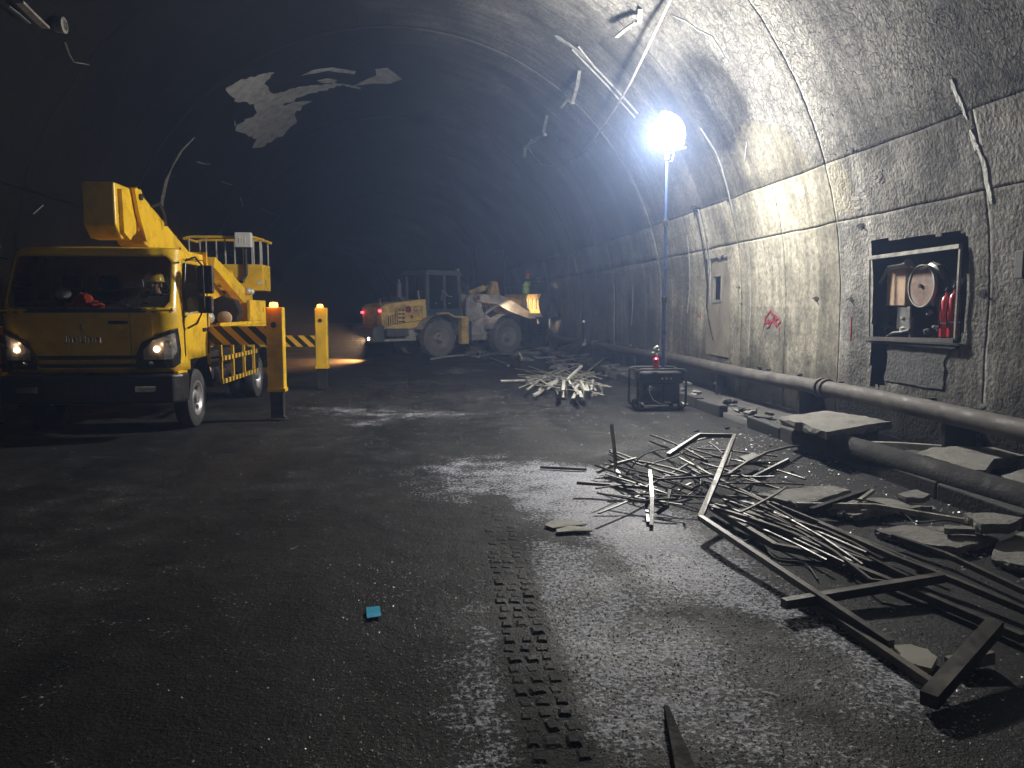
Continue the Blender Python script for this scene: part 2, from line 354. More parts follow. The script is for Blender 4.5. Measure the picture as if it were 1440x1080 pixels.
# ------------------------------------------------------------------ tunnel geometry
RT, ZC = 6.1, 1.65
TMAX = math.pi*RT
def cxY(Y): return -0.7 - np.maximum(0, np.asarray(Y,float)-8)**2/520.0
def lin(t, Y, off=0.0):
    t = np.asarray(t,float); Y = np.asarray(Y,float); t, Y = t+.035*(fbm(t*1.7+8,Y*1.7,3)-.45), Y+.035*(fbm(t*1.7,Y*1.7+40,3)-.45); ph = np.clip(t,0,TMAX)/RT
    x = RT*np.cos(ph); z = ZC+RT*np.sin(ph)+np.minimum(t,0)-np.maximum(t-TMAX,0)
    return np.stack([cxY(Y)+x-np.cos(ph)*off, Y+0*x, z-np.sin(ph)*off], -1)
def L(px, py):
    d = ray(px, py)
    def out(k):
        p = CAM+d*k; x = p[0]-cxY(p[1]); z = p[2]-ZC
        return (math.hypot(x,z) if z > 0 else abs(x)) > RT
    a, b = 0., 160.
    if d[2] < 0 and -CAM[2]/d[2] < b: b = -CAM[2]/d[2]+30
    for k in np.arange(1, b, .5):
        if out(k): b = k; a = k-.5; break
    for _ in range(40):
        m = (a+b)/2
        if out(m): b = m
        else: a = m
    p = CAM+d*a; x = p[0]-cxY(p[1]); z = p[2]-ZC
    if z > 0: t = math.atan2(z,x)*RT
    else: t = z if x > 0 else TMAX-z
    return (float(t), float(p[1]))
def LP(pts): return [L(*p) for p in pts]

AMP = .010
def coarse(T, YY):
    n = fbm(T*.8+20, YY*.8, 3)
    return np.where(YY < 9.9, .95, np.where(T < 1.9, .30, np.where(YY < 13.2, .75, .35)))*(.45+1.2*n)
def disp(T, YY): return AMP*(fbm(T*1.1, YY*1.1, 3)-.45)*2.2 + AMP*coarse(T,YY)*(fbm(T*9, YY*9+4, 3)-.45)*2
STAINS = [([(1146,147),(1185,146),(1262,132),(1336,124)],.10,.24),([(1336,124),(1440,112)],.08,.16),([(1160,177),(1190,168),(1222,158)],.07,.26),([(1262,178),(1310,158),(1372,134)],.14,.22),
          ([(1345,122),(1372,128),(1374,144)],.20,.26),([(1372,142),(1440,114)],.07,.20),([(1268,300),(1330,295),(1395,288)],.10,.17),([(1215,252),(1255,258)],.14,.22),([(1290,282),(1350,284)],.10,.17),
          ([(895,262),(915,310),(932,360),(940,420),(942,490)],.45,.20),([(985,180),(1008,215),(1022,260),(1031,300)],.07,.2),([(776,338),(790,385),(800,410)],.18,.2),([(842,352),(852,388),(856,425)],.14,.22),
          ([(888,370),(893,395)],.3,.26),([(765,374),(771,405),(775,430),(774,450)],.28,.3),([(772,455),(768,480)],.4,.24),([(745,235),(772,268),(796,300),(812,335),(826,372),(830,420),(829,468)],.09,.2),
          ([(1205,330),(1200,420),(1196,500)],.45,.21),([(1170,380),(1165,500)],.3,.19),([(1050,350),(1054,420),(1052,495)],.22,.24),([(1010,310),(1032,325)],.5,.2),([(1100,400),(1104,430)],.25,.2),([(965,400),(968,490)],.3,.22),
          ([(1090,150),(1110,175)],.06,.2),([(700,100),(760,160)],.8,.035),([(1195,150),(1240,230)],.5,.14),([(1330,200),(1300,280)],.5,.14)]
HOLES = [LP([(1226,352),(1227,337),(1262,336),(1290,333),(1318,331),(1338,325),(1350,326),(1363,334),(1361,372),(1358,420),(1355,462),(1350,484),(1335,488),(1300,482),(1226,479)]),
         LP([(1224,480),(1253,480),(1248,512),(1244,543),(1224,543)])]
DOOR_T = (L(1008,500)[0], L(1008,364)[0]); DOOR_Y = (13.72, 14.78)
DOOR = [(DOOR_T[0],DOOR_Y[0]),(DOOR_T[1],DOOR_Y[0]),(DOOR_T[1],DOOR_Y[1]),(DOOR_T[0],DOOR_Y[1])]
BEIGE = LP([(1034,330),(1028,285),(1022,215),(1050,175),(1100,180),(1135,220),(1150,262),(1185,226),(1203,300),(1060,352),(1045,350)])

tA_, tB_ = RT*math.asin(1.1/RT), RT*math.asin(1.85/RT)
STAINS_T = [(LP(p), w_, k) for p, w_, k in STAINS]
def lining_col(t, Y):
    """colour of the lining: soot, beige coating, bare grey concrete, lamp and shade offsets"""
    n1 = fbm(t*.9+5, Y*.7+3, 4); n2 = fbm(t*.35, Y*.25+9, 3)
    right = t < 1.9
    tone = np.where(right, np.where(Y < 5.2, .62, np.where(Y < 9.9, .24, np.where(Y < 13.2, .21, np.where(Y < 17.6, .26, .20)))), 0.)  # out-of-view stretch whitened for fill; bands by the lamp darkened against its hot spot
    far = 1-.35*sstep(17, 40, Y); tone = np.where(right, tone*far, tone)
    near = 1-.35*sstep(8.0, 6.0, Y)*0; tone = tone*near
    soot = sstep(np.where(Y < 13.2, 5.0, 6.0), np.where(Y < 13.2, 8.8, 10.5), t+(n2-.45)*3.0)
    d2 = (Y-12.3)**2+(t-3.0)**2; lamp_dim = 1-.55*np.exp(-d2/5.0)  # tone lowered around the lamp to offset its hot spot
    crown = np.where(Y < 9.9, .24, np.where(Y < 13.2, .20, np.where(Y < 17.6, .12, .10)))*lamp_dim  # vault past the lamp kept paler to carry the haze glow
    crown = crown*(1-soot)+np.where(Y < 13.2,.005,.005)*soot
    crown = np.where(t > 13, .005, crown); crown = np.where(Y < 5.2, .60, crown)  # stretch out of view whitened to bounce fill light forward
    tone = np.where(right, tone, crown)
    tone = np.where(t < -1.12, tone*.16, tone)  # foot of the wall painted darker as shade under the pipe
    # darker towards the floor, with an uneven upper edge
    tone = tone*(1-.45*sstep(-.2,-1.3,t+(n1-.5)*1.2))
    jn = fbm(t*5+1, Y*5+6, 3)-.45; beige = inpoly(t+jn*.5, Y+jn*.5, BEIGE).astype(float)
    tone = np.where((beige > 0) & (Y > 8), np.where(t < 1.9, np.maximum(tone,.19), np.maximum(tone,.11)), tone)
    warm = np.clip(beige*.9+np.where(right & (Y > 12.5) & (Y < 17.6), .8, 0)+np.where(right & (Y > 9.9)&(Y < 12.6), .45, 0)+.5, 0, 1)
    hn = fbm(t*7+2, Y*7, 3)
    for pts, w_, tgt in STAINS_T:
        a = np.array(pts); m = (t > a[:,0].min()-1.5*w_) & (t < a[:,0].max()+1.5*w_) & (Y > a[:,1].min()-1.5*w_) & (Y < a[:,1].max()+1.5*w_)
        if not m.any(): continue
        tt, yy_ = t[m], Y[m]; dm_ = np.full(tt.shape, 9.)
        for (t0,y0),(t1,y1) in zip(pts[:-1],pts[1:]):
            dx, dy = t1-t0, y1-y0; k = np.clip(((tt-t0)*dx+(yy_-y0)*dy)/(dx*dx+dy*dy+1e-9),0,1); dm_ = np.minimum(dm_, np.hypot(tt-t0-k*dx, yy_-y0-k*dy))
        g_ = sstep(w_*.62, w_*.2, dm_+(hn[m]-.45)*w_*1.1)*.85; tone[m] = tone[m]*(1-g_)+tgt*g_
    tone = tone*(.30+1.45*n1)
    # formwork strips: every strip of the wall has its own tone; soot band under the springing seam
    row = np.where(t < tA_, 0, np.where(t < tB_, 57, 131)); sid = np.floor((Y+.25*(row > 0))/1.05).astype(int); sid2 = np.floor(Y/.37).astype(int)
    hs = _perm[(sid*7+row) & 255, 3]; h2 = _perm[(sid2*5+row) & 255, 9]
    tone = np.where(t < 5.5, tone*(.78+.44*hs)*(.93+.14*h2), tone)
    tone = tone*(1-.35*np.exp(-((t-tB_-.10+.25*(n1-.5))/.16)**2)*(t < 3))
    tone = np.where((t < 0) & (Y < 20), tone*(1-.30*sstep(.45,.62,fbm(Y*1.8+3, t*.35, 4))), tone)
    col = np.stack([tone*(1+.06*warm), tone*(1-.01*warm), tone*(1.02-.24*warm), np.ones_like(tone)], -1)
    crack = np.where(right, .10, 1.0)*sstep(10.5, 8.2, t)*np.where(Y < 13.2, 1.0, .08)*(1-.75*beige)
    crack = crack*sstep(.30,.55,n2+.18)
    return col, crack

def lining_panel(name, t0, t1, y0, y1, res, amp, parent, holes=(), gap=.004):
    ntc = max(2, int((t1-t0)/res)); nyc = max(2, int((y1-y0)/res))
    t = np.linspace(t0+gap, t1-gap, ntc+1); Y = np.linspace(y0+gap, y1-gap, nyc+1)
    t = np.concatenate([[t[0]], t, [t[-1]]]); Y = np.concatenate([[Y[0]], Y, [Y[-1]]])
    T, YY = np.meshgrid(t, Y, indexing='ij')
    d = disp(T, YY)
    edge = np.zeros_like(T, bool); edge[0,:] = edge[-1,:] = True; edge[:,0] = edge[:,-1] = True
    d = np.where(edge, d-.014, d)
    P = lin(T, YY, d); a, b = T.shape
    idx = np.arange(a*b).reshape(a,b)
    F = np.stack([idx[:-1,:-1], idx[1:,:-1], idx[1:,1:], idx[:-1,1:]], -1).reshape(-1,4)
    if holes:
        ct = ((T[:-1,:-1]+T[1:,1:])/2).ravel(); cy = ((YY[:-1,:-1]+YY[1:,1:])/2).ravel()
        jt = (fbm(ct*6, cy*6, 2)-.4)*.05
        keep = np.ones(len(F), bool)
        for k, h in enumerate(holes): keep &= ~inpoly(ct+(jt if k != 2 else 0), cy+(jt if k != 2 else 0), h)
        F = F[keep]
    me = bpy.data.meshes.new(name); me.from_pydata(P.reshape(-1,3).tolist(), [], F.tolist())
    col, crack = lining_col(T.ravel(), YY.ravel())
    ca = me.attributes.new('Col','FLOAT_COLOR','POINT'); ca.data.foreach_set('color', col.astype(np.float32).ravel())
    cr = me.attributes.new('crack','FLOAT','POINT'); cr.data.foreach_set('value', crack.astype(np.float32).ravel())
    rg = me.attributes.new('rgh','FLOAT','POINT'); rg.data.foreach_set('value', np.clip(coarse(T,YY).ravel(),.1,1.2).astype(np.float32))
    me.materials.append(MT['lining']); me.polygons.foreach_set('use_smooth', [True]*len(me.polygons))
    o = bpy.data.objects.new(name, me); C.objects.link(o); o.parent = parent; return o

wall_r = struct(empty('tunnel_wall', (0,0,0))); vault = struct(empty('tunnel_vault', (0,0,0))); wall_l = struct(empty('tunnel_wall', (0,0,0)))
tA, tB = RT*math.asin(1.1/RT), RT*math.asin(1.85/RT)
TL = TMAX-tB
JY = [-14,-6,1.0,5.2,9.9,13.2,17.6,25.6,34,42,50,60,74,90]
for y0, y1 in zip(JY[:-1], JY[1:]):
    near = 1 <= y0 < 17; res = .045 if 5 <= y0 < 13 else (.08 if near else (.2 if y0 < 42 else .5))
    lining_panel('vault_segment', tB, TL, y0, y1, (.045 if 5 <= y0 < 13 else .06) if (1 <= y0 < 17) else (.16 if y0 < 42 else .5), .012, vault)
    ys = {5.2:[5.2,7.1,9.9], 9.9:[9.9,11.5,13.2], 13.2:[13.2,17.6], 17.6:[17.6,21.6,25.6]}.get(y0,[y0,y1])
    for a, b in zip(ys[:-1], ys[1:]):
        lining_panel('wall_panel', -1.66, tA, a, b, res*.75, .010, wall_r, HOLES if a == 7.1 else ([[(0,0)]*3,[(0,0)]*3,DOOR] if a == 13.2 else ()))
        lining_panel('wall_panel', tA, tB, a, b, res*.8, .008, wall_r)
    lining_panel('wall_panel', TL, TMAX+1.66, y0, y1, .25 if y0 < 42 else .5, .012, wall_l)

# ---- thin patches and ribbons that follow the lining
def clip_poly(poly, a, axis, keep_ge):
    out = []
    for i in range(len(poly)):
        p, q = poly[i], poly[(i+1)%len(poly)]
        pi = (p[axis] >= a) == keep_ge or p[axis] == a; qi = (q[axis] >= a) == keep_ge or q[axis] == a
        if pi: out.append(p)
        if pi != qi:
            k = (a-p[axis])/(q[axis]-p[axis]); out.append((p[0]+(q[0]-p[0])*k, p[1]+(q[1]-p[1])*k))
    return out
def surf_patch(mb, poly, fn, off, cell=.25, skirt=.03):
    a = np.array(poly)
    for i in range(int(math.floor(a[:,0].min()/cell)), int(math.floor(a[:,0].max()/cell))+1):
        c1 = clip_poly(clip_poly(poly, i*cell, 0, True), (i+1)*cell, 0, False)
        if len(c1) < 3: continue
        for j in range(int(math.floor(a[:,1].min()/cell)), int(math.floor(a[:,1].max()/cell))+1):
            c2 = clip_poly(clip_poly(c1, j*cell, 1, True), (j+1)*cell, 1, False)
            if len(c2) >= 3: mb.add([fn(p[0],p[1],off) for p in c2], [tuple(range(len(c2)))])
    n = len(poly); v = [fn(p[0],p[1],off) for p in poly]+[fn(p[0],p[1],off-skirt) for p in poly]
    mb.add(v, [(i,(i+1)%n,n+(i+1)%n,n+i) for i in range(n)]); return mb
def linfn(t, Y, off): return tuple(lin(t, Y, off+float(disp(np.array(t),np.array(Y)))))
def rough_poly(pts, amp=3.0, step=8):
    """jagged outline between traced corners"""
    out = []
    for i in range(len(pts)):
        p, q = pts[i], pts[(i+1)%len(pts)]; n = max(1, int(math.dist(p,q)/step))
        for k in range(n):
            u = k/n; out.append((p[0]+(q[0]-p[0])*u+random.uniform(-amp,amp)*(.3 if k == 0 else 1), p[1]+(q[1]-p[1])*u+random.uniform(-amp,amp)*.5*(.3 if k == 0 else 1)))
    return out
def scar(name, pts, m, parent, off=.008, amp=2.0, step=7):
    return surf_patch(MB(), LP(rough_poly(pts, amp, step)), linfn, off, .09, .03).build(name, m, parent)
def ribbon(mb, pts, wid, off=.009, jit=.0, n=1):
    """flat strip along traced points, with a little uneven width"""
    tl = LP(pts); q = []
    for a, b in zip(tl[:-1], tl[1:]):
        k = max(1, int(math.dist(a,b)/.07))
        for i in range(k): q.append((a[0]+(b[0]-a[0])*i/k, a[1]+(b[1]-a[1])*i/k))
    q.append(tl[-1]); le = []; ri = []
    for i, p in enumerate(q):
        a, b = q[max(0,i-1)], q[min(len(q)-1,i+1)]; d = np.array((b[0]-a[0], b[1]-a[1])); d = d/(np.linalg.norm(d)+1e-9); nn = np.array((-d[1],d[0]))
        hw = wid/2*(1+random.uniform(-jit,jit))*(1 if 0 < i < len(q)-1 else .4); s = random.uniform(-jit,jit)*wid*.4
        le.append(np.array(p)+nn*(hw+s)); ri.append(np.array(p)-nn*(hw-s))
    poly = [tuple(p) for p in le]+[tuple(p) for p in ri[::-1]]; m = len(q)
    v = [linfn(p[0],p[1],off) for p in le]+[linfn(p[0],p[1],off) for p in ri]+[linfn(p[0],p[1],off-.03) for p in le]+[linfn(p[0],p[1],off-.03) for p in ri]
    f = []
    for i in range(m-1): f += [(i,i+1,m+i+1,m+i),(i,2*m+i,2*m+i+1,i+1),(m+i,m+i+1,3*m+i+1,3*m+i)]
    return mb.add(v, f)
def rib(name, pts, wid, m, parent, off=.009, jit=.3): return ribbon(MB(), pts, wid, off, jit).build(name, m, parent)

# pale bare patches on the sooty vault
scar('bare_patch', [(318,124),(352,108),(386,102),(372,118),(384,132),(420,122),(470,116),(486,118),(440,130),(395,148),(440,142),(416,156),(418,170),(400,188),(372,204),(355,208),(362,196),(332,184),(332,176),(362,158),(356,146),(330,142)], 'bare_concrete', vault, amp=3.6, step=5)
scar('bare_patch', [(424,106),(440,98),(468,95),(500,100),(498,104),(462,99),(440,103)], 'bare_concrete', vault, amp=.8)
scar('bare_patch', [(446,113),(460,110),(474,112),(470,116),(452,116)], 'bare_concrete', vault, amp=.6)
scar('bare_patch', [(494,121),(508,115),(530,106),(528,97),(545,96),(556,104),(565,111),(548,117),(520,117)], 'bare_concrete', vault, amp=1.2)
rib('scrape', [(484,119),(507,124)], .10, 'bare_concrete', vault)
# filler strips, drips and scrapes
for p, wd, mm in [([(985,180),(1008,215),(1022,260),(1031,300)],.035,'plaster_white'), ([(780,50),(800,62),(835,92)],.13,'plaster_white'),
                  
                  
                  ([(1050,200),(1048,228)],.02,'plaster_white'), ([(945,22),(965,30),(983,43),(1002,52),(1020,82)],.025,'stain_grey')]:
    rib('filler_strip', p, wd, mm, vault)
scar('bare_patch', [(330,168),(332,176),(330,178)], 'bare_concrete', vault)
for p, wd, mm in [([(1205,268),(1215,267)],.05,'plaster_white'),
                  ([(1198,280),(1210,279)],.05,'plaster_white'), ([(1202,292),(1212,292)],.04,'plaster_white'),
                  ([(1052,345),(1056,400),(1053,490)],.028,'plaster_white'), ([(966,330),(968,430),(967,440)],.03,'plaster_white'),
                  ([(996,340),(998,400),(999,430)],.025,'plaster_white'), 
                  
                  
                  ([(890,402),(888,458)],.03,'plaster_white'), ([(914,385),(916,420)],.03,'stain_grey'), ([(1170,160),(1172,163)],.02,'stain_grey')]:
    rib('drip_mark', p, wd, mm, wall_r)
# burst of white splash above the far panel
for k in range(14):
    a = random.uniform(0,6.28); x, y = 1236+random.gauss(0,7), 252+random.gauss(0,6); r = random.uniform(2,6)
    rib('splash_mark', [(x,y),(x+r*math.cos(a),y+r*math.sin(a))], random.uniform(.015,.04), 'plaster_white', wall_r)
# jagged white crack filler at the near joint
for p, wd in [([(1337,112),(1350,140),(1361,168)],.05), ([(1364,183),(1374,210),(1378,205)],.05), ([(1374,205),(1384,228),(1390,255),(1397,286)],.045), ([(1371,196),(1380,215)],.03)]:
    rib('crack_filler', p, wd, 'filler_white', vault if p[0][1] < 150 else wall_r, jit=.5)
# red sprayed scribble
gm = MB()
for p in ([(1074,462),(1077,447),(1084,436),(1088,445),(1083,458),(1078,462)], [(1084,440),(1092,444),(1098,452),(1092,458),(1086,450),(1090,446)], [(1078,452),(1090,450),(1096,462)], [(1080,444),(1082,460)],[(1075,455),(1094,448)]):
    ribbon(gm, p, .026, .009+random.uniform(0,.004), .3)
gm.build('sprayed_mark', 'red_spray', wall_r)
gm = MB(); ribbon(gm, [(981,441),(984,446)], .05, .009, .2); ribbon(gm, [(986,440),(985,447)], .03, .011, .2); gm.build('sprayed_mark','red_spray',wall_r)
rib('sprayed_mark', [(1197,445),(1196,478)], .03, 'red_spray', wall_r)
# small anchor pockets in the wall
for x, y, s in [(1197,212,.09),(1212,318,.11),(1197,421,.08),(1148,420,.09),(1043,427,.05),(963,432,.05),(1040,404,.05),(1024,282,.06),(946,420,.04),(1382,412,.10)]:
    t, Y = L(x,y); mb = MB(); surf_patch(mb, [(t+s*.5*math.cos(a)*random.uniform(.6,1.1), Y+s*.8*math.sin(a)*random.uniform(.6,1.1)) for a in np.linspace(0,5.6,8)], linfn, .006, .25, .03); mb.build('anchor_pocket','niche_dark',wall_r)
    mb = MB(); p = Vector(lin(t+.02,Y+.02,.03)); mb.tube([p, p+Vector((-.035,-.03,-.02))], .009, 6); mb.build('rebar_stub','tube_pale',wall_r)

# niche behind the broken opening
nm = MB(); X0, X1 = 5.46, 6.15
yA, yB = 7.15, 10.0; zA, zB = .35, 2.65
nm.add([(X1,yA,zA),(X1,yB,zA),(X1,yB,zB),(X1,yA,zB),(X0,yA,zA),(X0,yB,zA),(X0,yB,zB),(X0,yA,zB)], [(0,1,2,3),(0,1,5,4),(1,2,6,5),(2,3,7,6),(3,0,4,7)])
nm.build('niche_recess','niche_dark',wall_r)
# recessed niche door panel
dX = 5.38-float((14.2-8)**2/520)
z0, z1 = ZC+DOOR_T[0], float(lin(DOOR_T[1],14.2)[2])
dm = MB(); Xd = dX+.0
wy0, wy1, wz0, wz1 = 14.08, 14.46, 1.78, 2.22
for a in ((DOOR_Y[0]-.05,wy0,z0,z1+.05),(wy1,DOOR_Y[1]+.05,z0,z1+.05),(wy0,wy1,z0,wz0),(wy0,wy1,wz1,z1+.05)):
    dm.bb((Xd,a[0],a[2]),(Xd+.04,a[1],a[3]))
dobj = dm.build('niche_door','door_board',wall_r)
for a, b in (((Xd-.015,wy0-.05,wz0-.05),(Xd,wy1+.05,wz0)),((Xd-.015,wy0-.05,wz1),(Xd,wy1+.05,wz1+.05)),((Xd-.015,wy0-.05,wz0),(Xd,wy0,wz1)),((Xd-.015,wy1,wz0),(Xd,wy1+.05,wz1))):
    MB().bb(a,b).build('hatch_frame','tube_pale',dobj)
MB().bb((Xd+.25,wy0-.3,wz0-.3),(Xd+.27,wy1+.3,wz1+.3)).build('hatch_back','niche_dark',dobj)
for k in range(7):   # chewed edge above the door
    y = DOOR_Y[0]+.1+k*.13; MB().rock((dX-.03,y,z1+.02+random.uniform(-.02,.03)),(.08,.16,.07)).build('broken_edge','niche_dark' if k%2 else 'slab',dobj)
# loose plastered panel above the door, paler than its neighbours
scar('broken_block', [(1250,484),(1345,488),(1330,505),(1326,548),(1244,535)], 'block_dark', wall_r, off=.015, amp=2)

# ------------------------------------------------------------------ ground
def road_h(X, Y):
    h = .022*(fbm(X*.8+3,Y*.8,4)-.47) + .012*(fbm(X*4,Y*4+2,3)-.45)*sstep(12,7,Y)
    return h
def grid_sheet(name, xs, ys, hf, m, shift=True):
    X, Y = np.meshgrid(xs, ys, indexing='ij'); Z = hf(X,Y); XX = X+(cxY(Y)+.7 if shift else 0)
    P = np.stack([XX,Y,Z],-1); a,b = X.shape; idx = np.arange(a*b).reshape(a,b)
    F = np.stack([idx[:-1,:-1],idx[1:,:-1],idx[1:,1:],idx[:-1,1:]],-1).reshape(-1,4)
    me = bpy.data.meshes.new(name); me.from_pydata(P.reshape(-1,3).tolist(),[],F.tolist()); me.polygons.foreach_set('use_smooth',[True]*len(F))
    me.materials.append(MT[m]); o = bpy.data.objects.new(name,me); C.objects.link(o); return struct(o)
ysamp = np.concatenate([np.arange(-14,1,1.0), np.arange(1,9,.045), np.arange(9,18,.12), np.arange(18,40,.4), np.arange(40,91,2.0)])
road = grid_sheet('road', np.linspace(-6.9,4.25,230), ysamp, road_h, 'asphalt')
walk = grid_sheet('walkway', np.concatenate([[4.24],np.linspace(4.245,5.46,20)]), np.arange(-14,91,.15),
                  lambda X,Y: np.where(X < 4.242, -.06, .075+.07*(fbm(X*2.2,Y*2.2+8,4)-.45)), 'rubble')
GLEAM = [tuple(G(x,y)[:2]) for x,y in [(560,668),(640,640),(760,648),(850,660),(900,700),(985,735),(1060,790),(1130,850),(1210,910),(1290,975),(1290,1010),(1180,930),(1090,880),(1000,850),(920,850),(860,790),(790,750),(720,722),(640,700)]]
SPECK = [tuple(G(x,y)[:2]) for x,y in [(640,900),(690,830),(720,760),(850,770),(900,830),(960,880),(1060,930),(1150,1000),(1230,1095),(640,1095),(620,960)]]
def poly_soft(X, Y, poly, w):
    m = inpoly(X, Y, poly); d = np.full(X.shape, 9.)
    for (a0,b0),(a1,b1) in zip(poly, poly[1:]+poly[:1]):
        dx, dy = a1-a0, b1-b0; k = np.clip(((X-a0)*dx+(Y-b0)*dy)/(dx*dx+dy*dy+1e-9),0,1); d = np.minimum(d, np.hypot(X-a0-k*dx, Y-b0-k*dy))
    return np.clip(.5+np.where(m,d,-d)/w,0,1)
rv = np.empty(len(road.data.vertices)*3, np.float32); road.data.vertices.foreach_get('co', rv); rv = rv.reshape(-1,3); RX, RY = rv[:,0].astype(float), rv[:,1].astype(float)
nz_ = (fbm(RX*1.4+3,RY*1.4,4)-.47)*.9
dust_gleam = poly_soft(RX+nz_*.5, RY+nz_*.5, GLEAM, .6)*(.50+.32*sstep(.2,1.5,RX))  # lamp gleam on the road painted in together with the dust
dust_gleam = np.maximum(dust_gleam, .57*poly_soft(RX+nz_*.4, RY+nz_*.4, SPECK, .4))
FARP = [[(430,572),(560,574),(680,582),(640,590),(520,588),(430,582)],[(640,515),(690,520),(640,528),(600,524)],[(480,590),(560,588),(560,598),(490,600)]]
for p in FARP: dust_gleam = np.maximum(dust_gleam, .36*poly_soft(RX+nz_*.6, RY+nz_*.6, [tuple(G(x,y)[:2]) for x,y in p], .5))
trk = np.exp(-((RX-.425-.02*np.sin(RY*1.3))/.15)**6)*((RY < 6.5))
dust_gleam = dust_gleam*(1-.95*trk)
da_ = road.data.attributes.new('dust_gleam','FLOAT','POINT'); da_.data.foreach_set('value', dust_gleam.astype(np.float32))
# kerb stones along the road edge
ky = -2.0; k = 0
while ky < 30:
    ln = .98; yc = ky+.5; x = 4.25+float(cxY(yc))+.7
    if not (k % 7 == 5 and ky > 6):
        o = MB().box((0,0,0),(.14,ln,.2)).build('kerb_stone','kerb_stone',walk, bevel=.015); o.location = (x,yc,.06+random.uniform(-.02,.02)); o.rotation_euler = (random.uniform(-.02,.02),random.uniform(-.06,.06),random.uniform(-.02,.02)-(-max(0,yc-8)/260)*1)
    ky += 1.0; k += 1
# pressed tread lugs of a tyre, running along the road
lm = None
for r in range(46):
    y = 1.9+r*.098
    for c in range(3):
        if random.random() < .03+max(0,y-4.8)*.14: continue
        x = .345+c*.077+(.012*(r%2))+random.uniform(-.004,.004); x += .02*math.sin(y*1.3)
        o = bpy.data.objects.new('tread_lug', lm) if lm else None
        if o is None:
            b = MB(); b.add([(-.038,-.047,-.008),(.038,-.047,-.008),(.038,.047,-.008),(-.038,.047,-.008),(-.019,-.022,.008),(.019,-.022,.008),(.019,.022,.007),(-.019,.022,.007)],
                            [(4,5,6,7),(0,1,5,4),(1,2,6,5),(2,3,7,6),(3,0,4,7)])
            o = b.build('tread_lug','asphalt',road); lm = o.data
        else: C.objects.link(o); o.parent = road
        o.location = (x, y+random.uniform(-.006,.006), float(road_h(np.array(x),np.array(y)))+random.uniform(-.003,.003)); o.rotation_euler = (0,0,random.uniform(-.22,.22)); fz = max(.15, 1-max(0,y-3.6)*.32); o.scale = (random.uniform(.75,1.15),random.uniform(.7,1.1),random.uniform(.55,1.15)*fz)
# loose grit: uncountable, one object
gv = MB(); gN = 0
def grit_field(n, fx, fy, smin, smax, zf=road_h):
    xs = fx(n); ys = fy(n); zs = zf(xs, ys); V = []; F = []
    for x, y, z in zip(xs, ys, zs):
        s = smin+(smax-smin)*random.random()**3; a = random.uniform(0,3.14); ca, sa = math.cos(a)*s, math.sin(a)*s; e = random.uniform(.5,1.0); h = s*random.uniform(.4,.9)
        k = len(V); V += [(x+ca,y+sa,z),(x-sa*e,y+ca*e,z+h*.3),(x-ca,y-sa,z),(x+sa*e,y-ca*e,z+h*.2),(x+ca*.2,y+sa*.1,z+h)]
        F += [(k,k+1,k+4),(k+1,k+2,k+4),(k+2,k+3,k+4),(k+3,k,k+4)]
    gv.add(V, F)
grit_field(13000, lambda n: rng.normal(.95,.7,n), lambda n: rng.uniform(1.9,4.8,n), .002, .009)
grit_field(2500, lambda n: rng.normal(.05,.35,n), lambda n: rng.uniform(1.9,5.0,n), .003, .009)
grit_field(1500, lambda n: rng.uniform(-3.5,4.2,n), lambda n: rng.uniform(2,9,n), .002, .007)
grit_field(1400, lambda n: rng.uniform(-2.5,4.2,n), lambda n: rng.uniform(9,18,n), .003, .013)
grit_field(1600, lambda n: rng.normal(3.6,.6,n), lambda n: rng.uniform(4,9.5,n), .004, .026)
g = gv.build('loose_grit','gravel'); tag(g,'loose grit and stone chips scattered over the road','grit',kind='stuff')
# ------------------------------------------------------------------ light tower with generator
LX, LY = G(925,575).x, G(925,575).y
lt = empty('light_tower', (LX,LY,0), 0, 'mobile light tower with glowing round lamp on a mast above a black generator','light tower')
def rrect(x0,x1,z0,z1,r,y,n=4):
    p = []
    for cx,cz,a0 in ((x1-r,z1-r,0),(x0+r,z1-r,90),(x0+r,z0+r,180),(x1-r,z0+r,270)):
        for i in range(n+1): a = R_(a0+90*i/n); p.append((cx+r*math.cos(a),y,cz+r*math.sin(a)))
    return p+[p[0]]
fr = MB()
for y in (-.27,.27): fr.tube(rrect(-.41,.37,.05,.66,.07,y), .019, 8, cap=False)
for x in (-.38,.34):
    for z in (.08,.64): fr.tube([(x,-.27,z),(x,.27,z)], .017, 8)
fr.build('frame','black_metal',lt,True)
MB().bb((-.36,-.22,.42),(.32,.22,.62)).build('fuel_tank','black_plastic',lt,bevel=.04)
en = MB().bb((-.30,-.2,.10),(.02,.2,.42)).build('engine','black_metal',lt,bevel=.02)
MB().lathe([(.10,-.26),(.13,-.24),(.13,-.2),(.04,-.2)],'y',(-.15,0,.27),20).build('recoil_starter','black_plastic',en,True)
MB().bb((.03,-.2,.10),(.30,.2,.42)).build('alternator','black_plastic',lt,bevel=.03)
cp = MB().bb((-.06,-.262,.44),(.30,-.225,.60)).build('control_panel','black_plastic',lt,bevel=.008)
for k in range(3): MB().bb((-.03+k*.07,-.27,.5),(.0+k*.07,-.26,.53)).build('switch','pale_metal',cp)
MB().tube([(-.2,-.23,.40),(-.22,-.28,.3),(-.16,-.29,.18),(-.05,-.28,.12),(.1,-.27,.1)], .009, 6).build('cable','pale_metal',lt,True)
MB().bb((.0,-.30,.13),(.12,-.28,.15)).build('handle','pale_metal',lt)
for x in (-.33,.29):
    for y in (-.24,.24): MB().lathe([(.05,-.03),(.07,-.02),(.07,.02),(.05,.03)],'x',(x,y,.07),14).build('caster','rubber',lt,True)
mx = .075
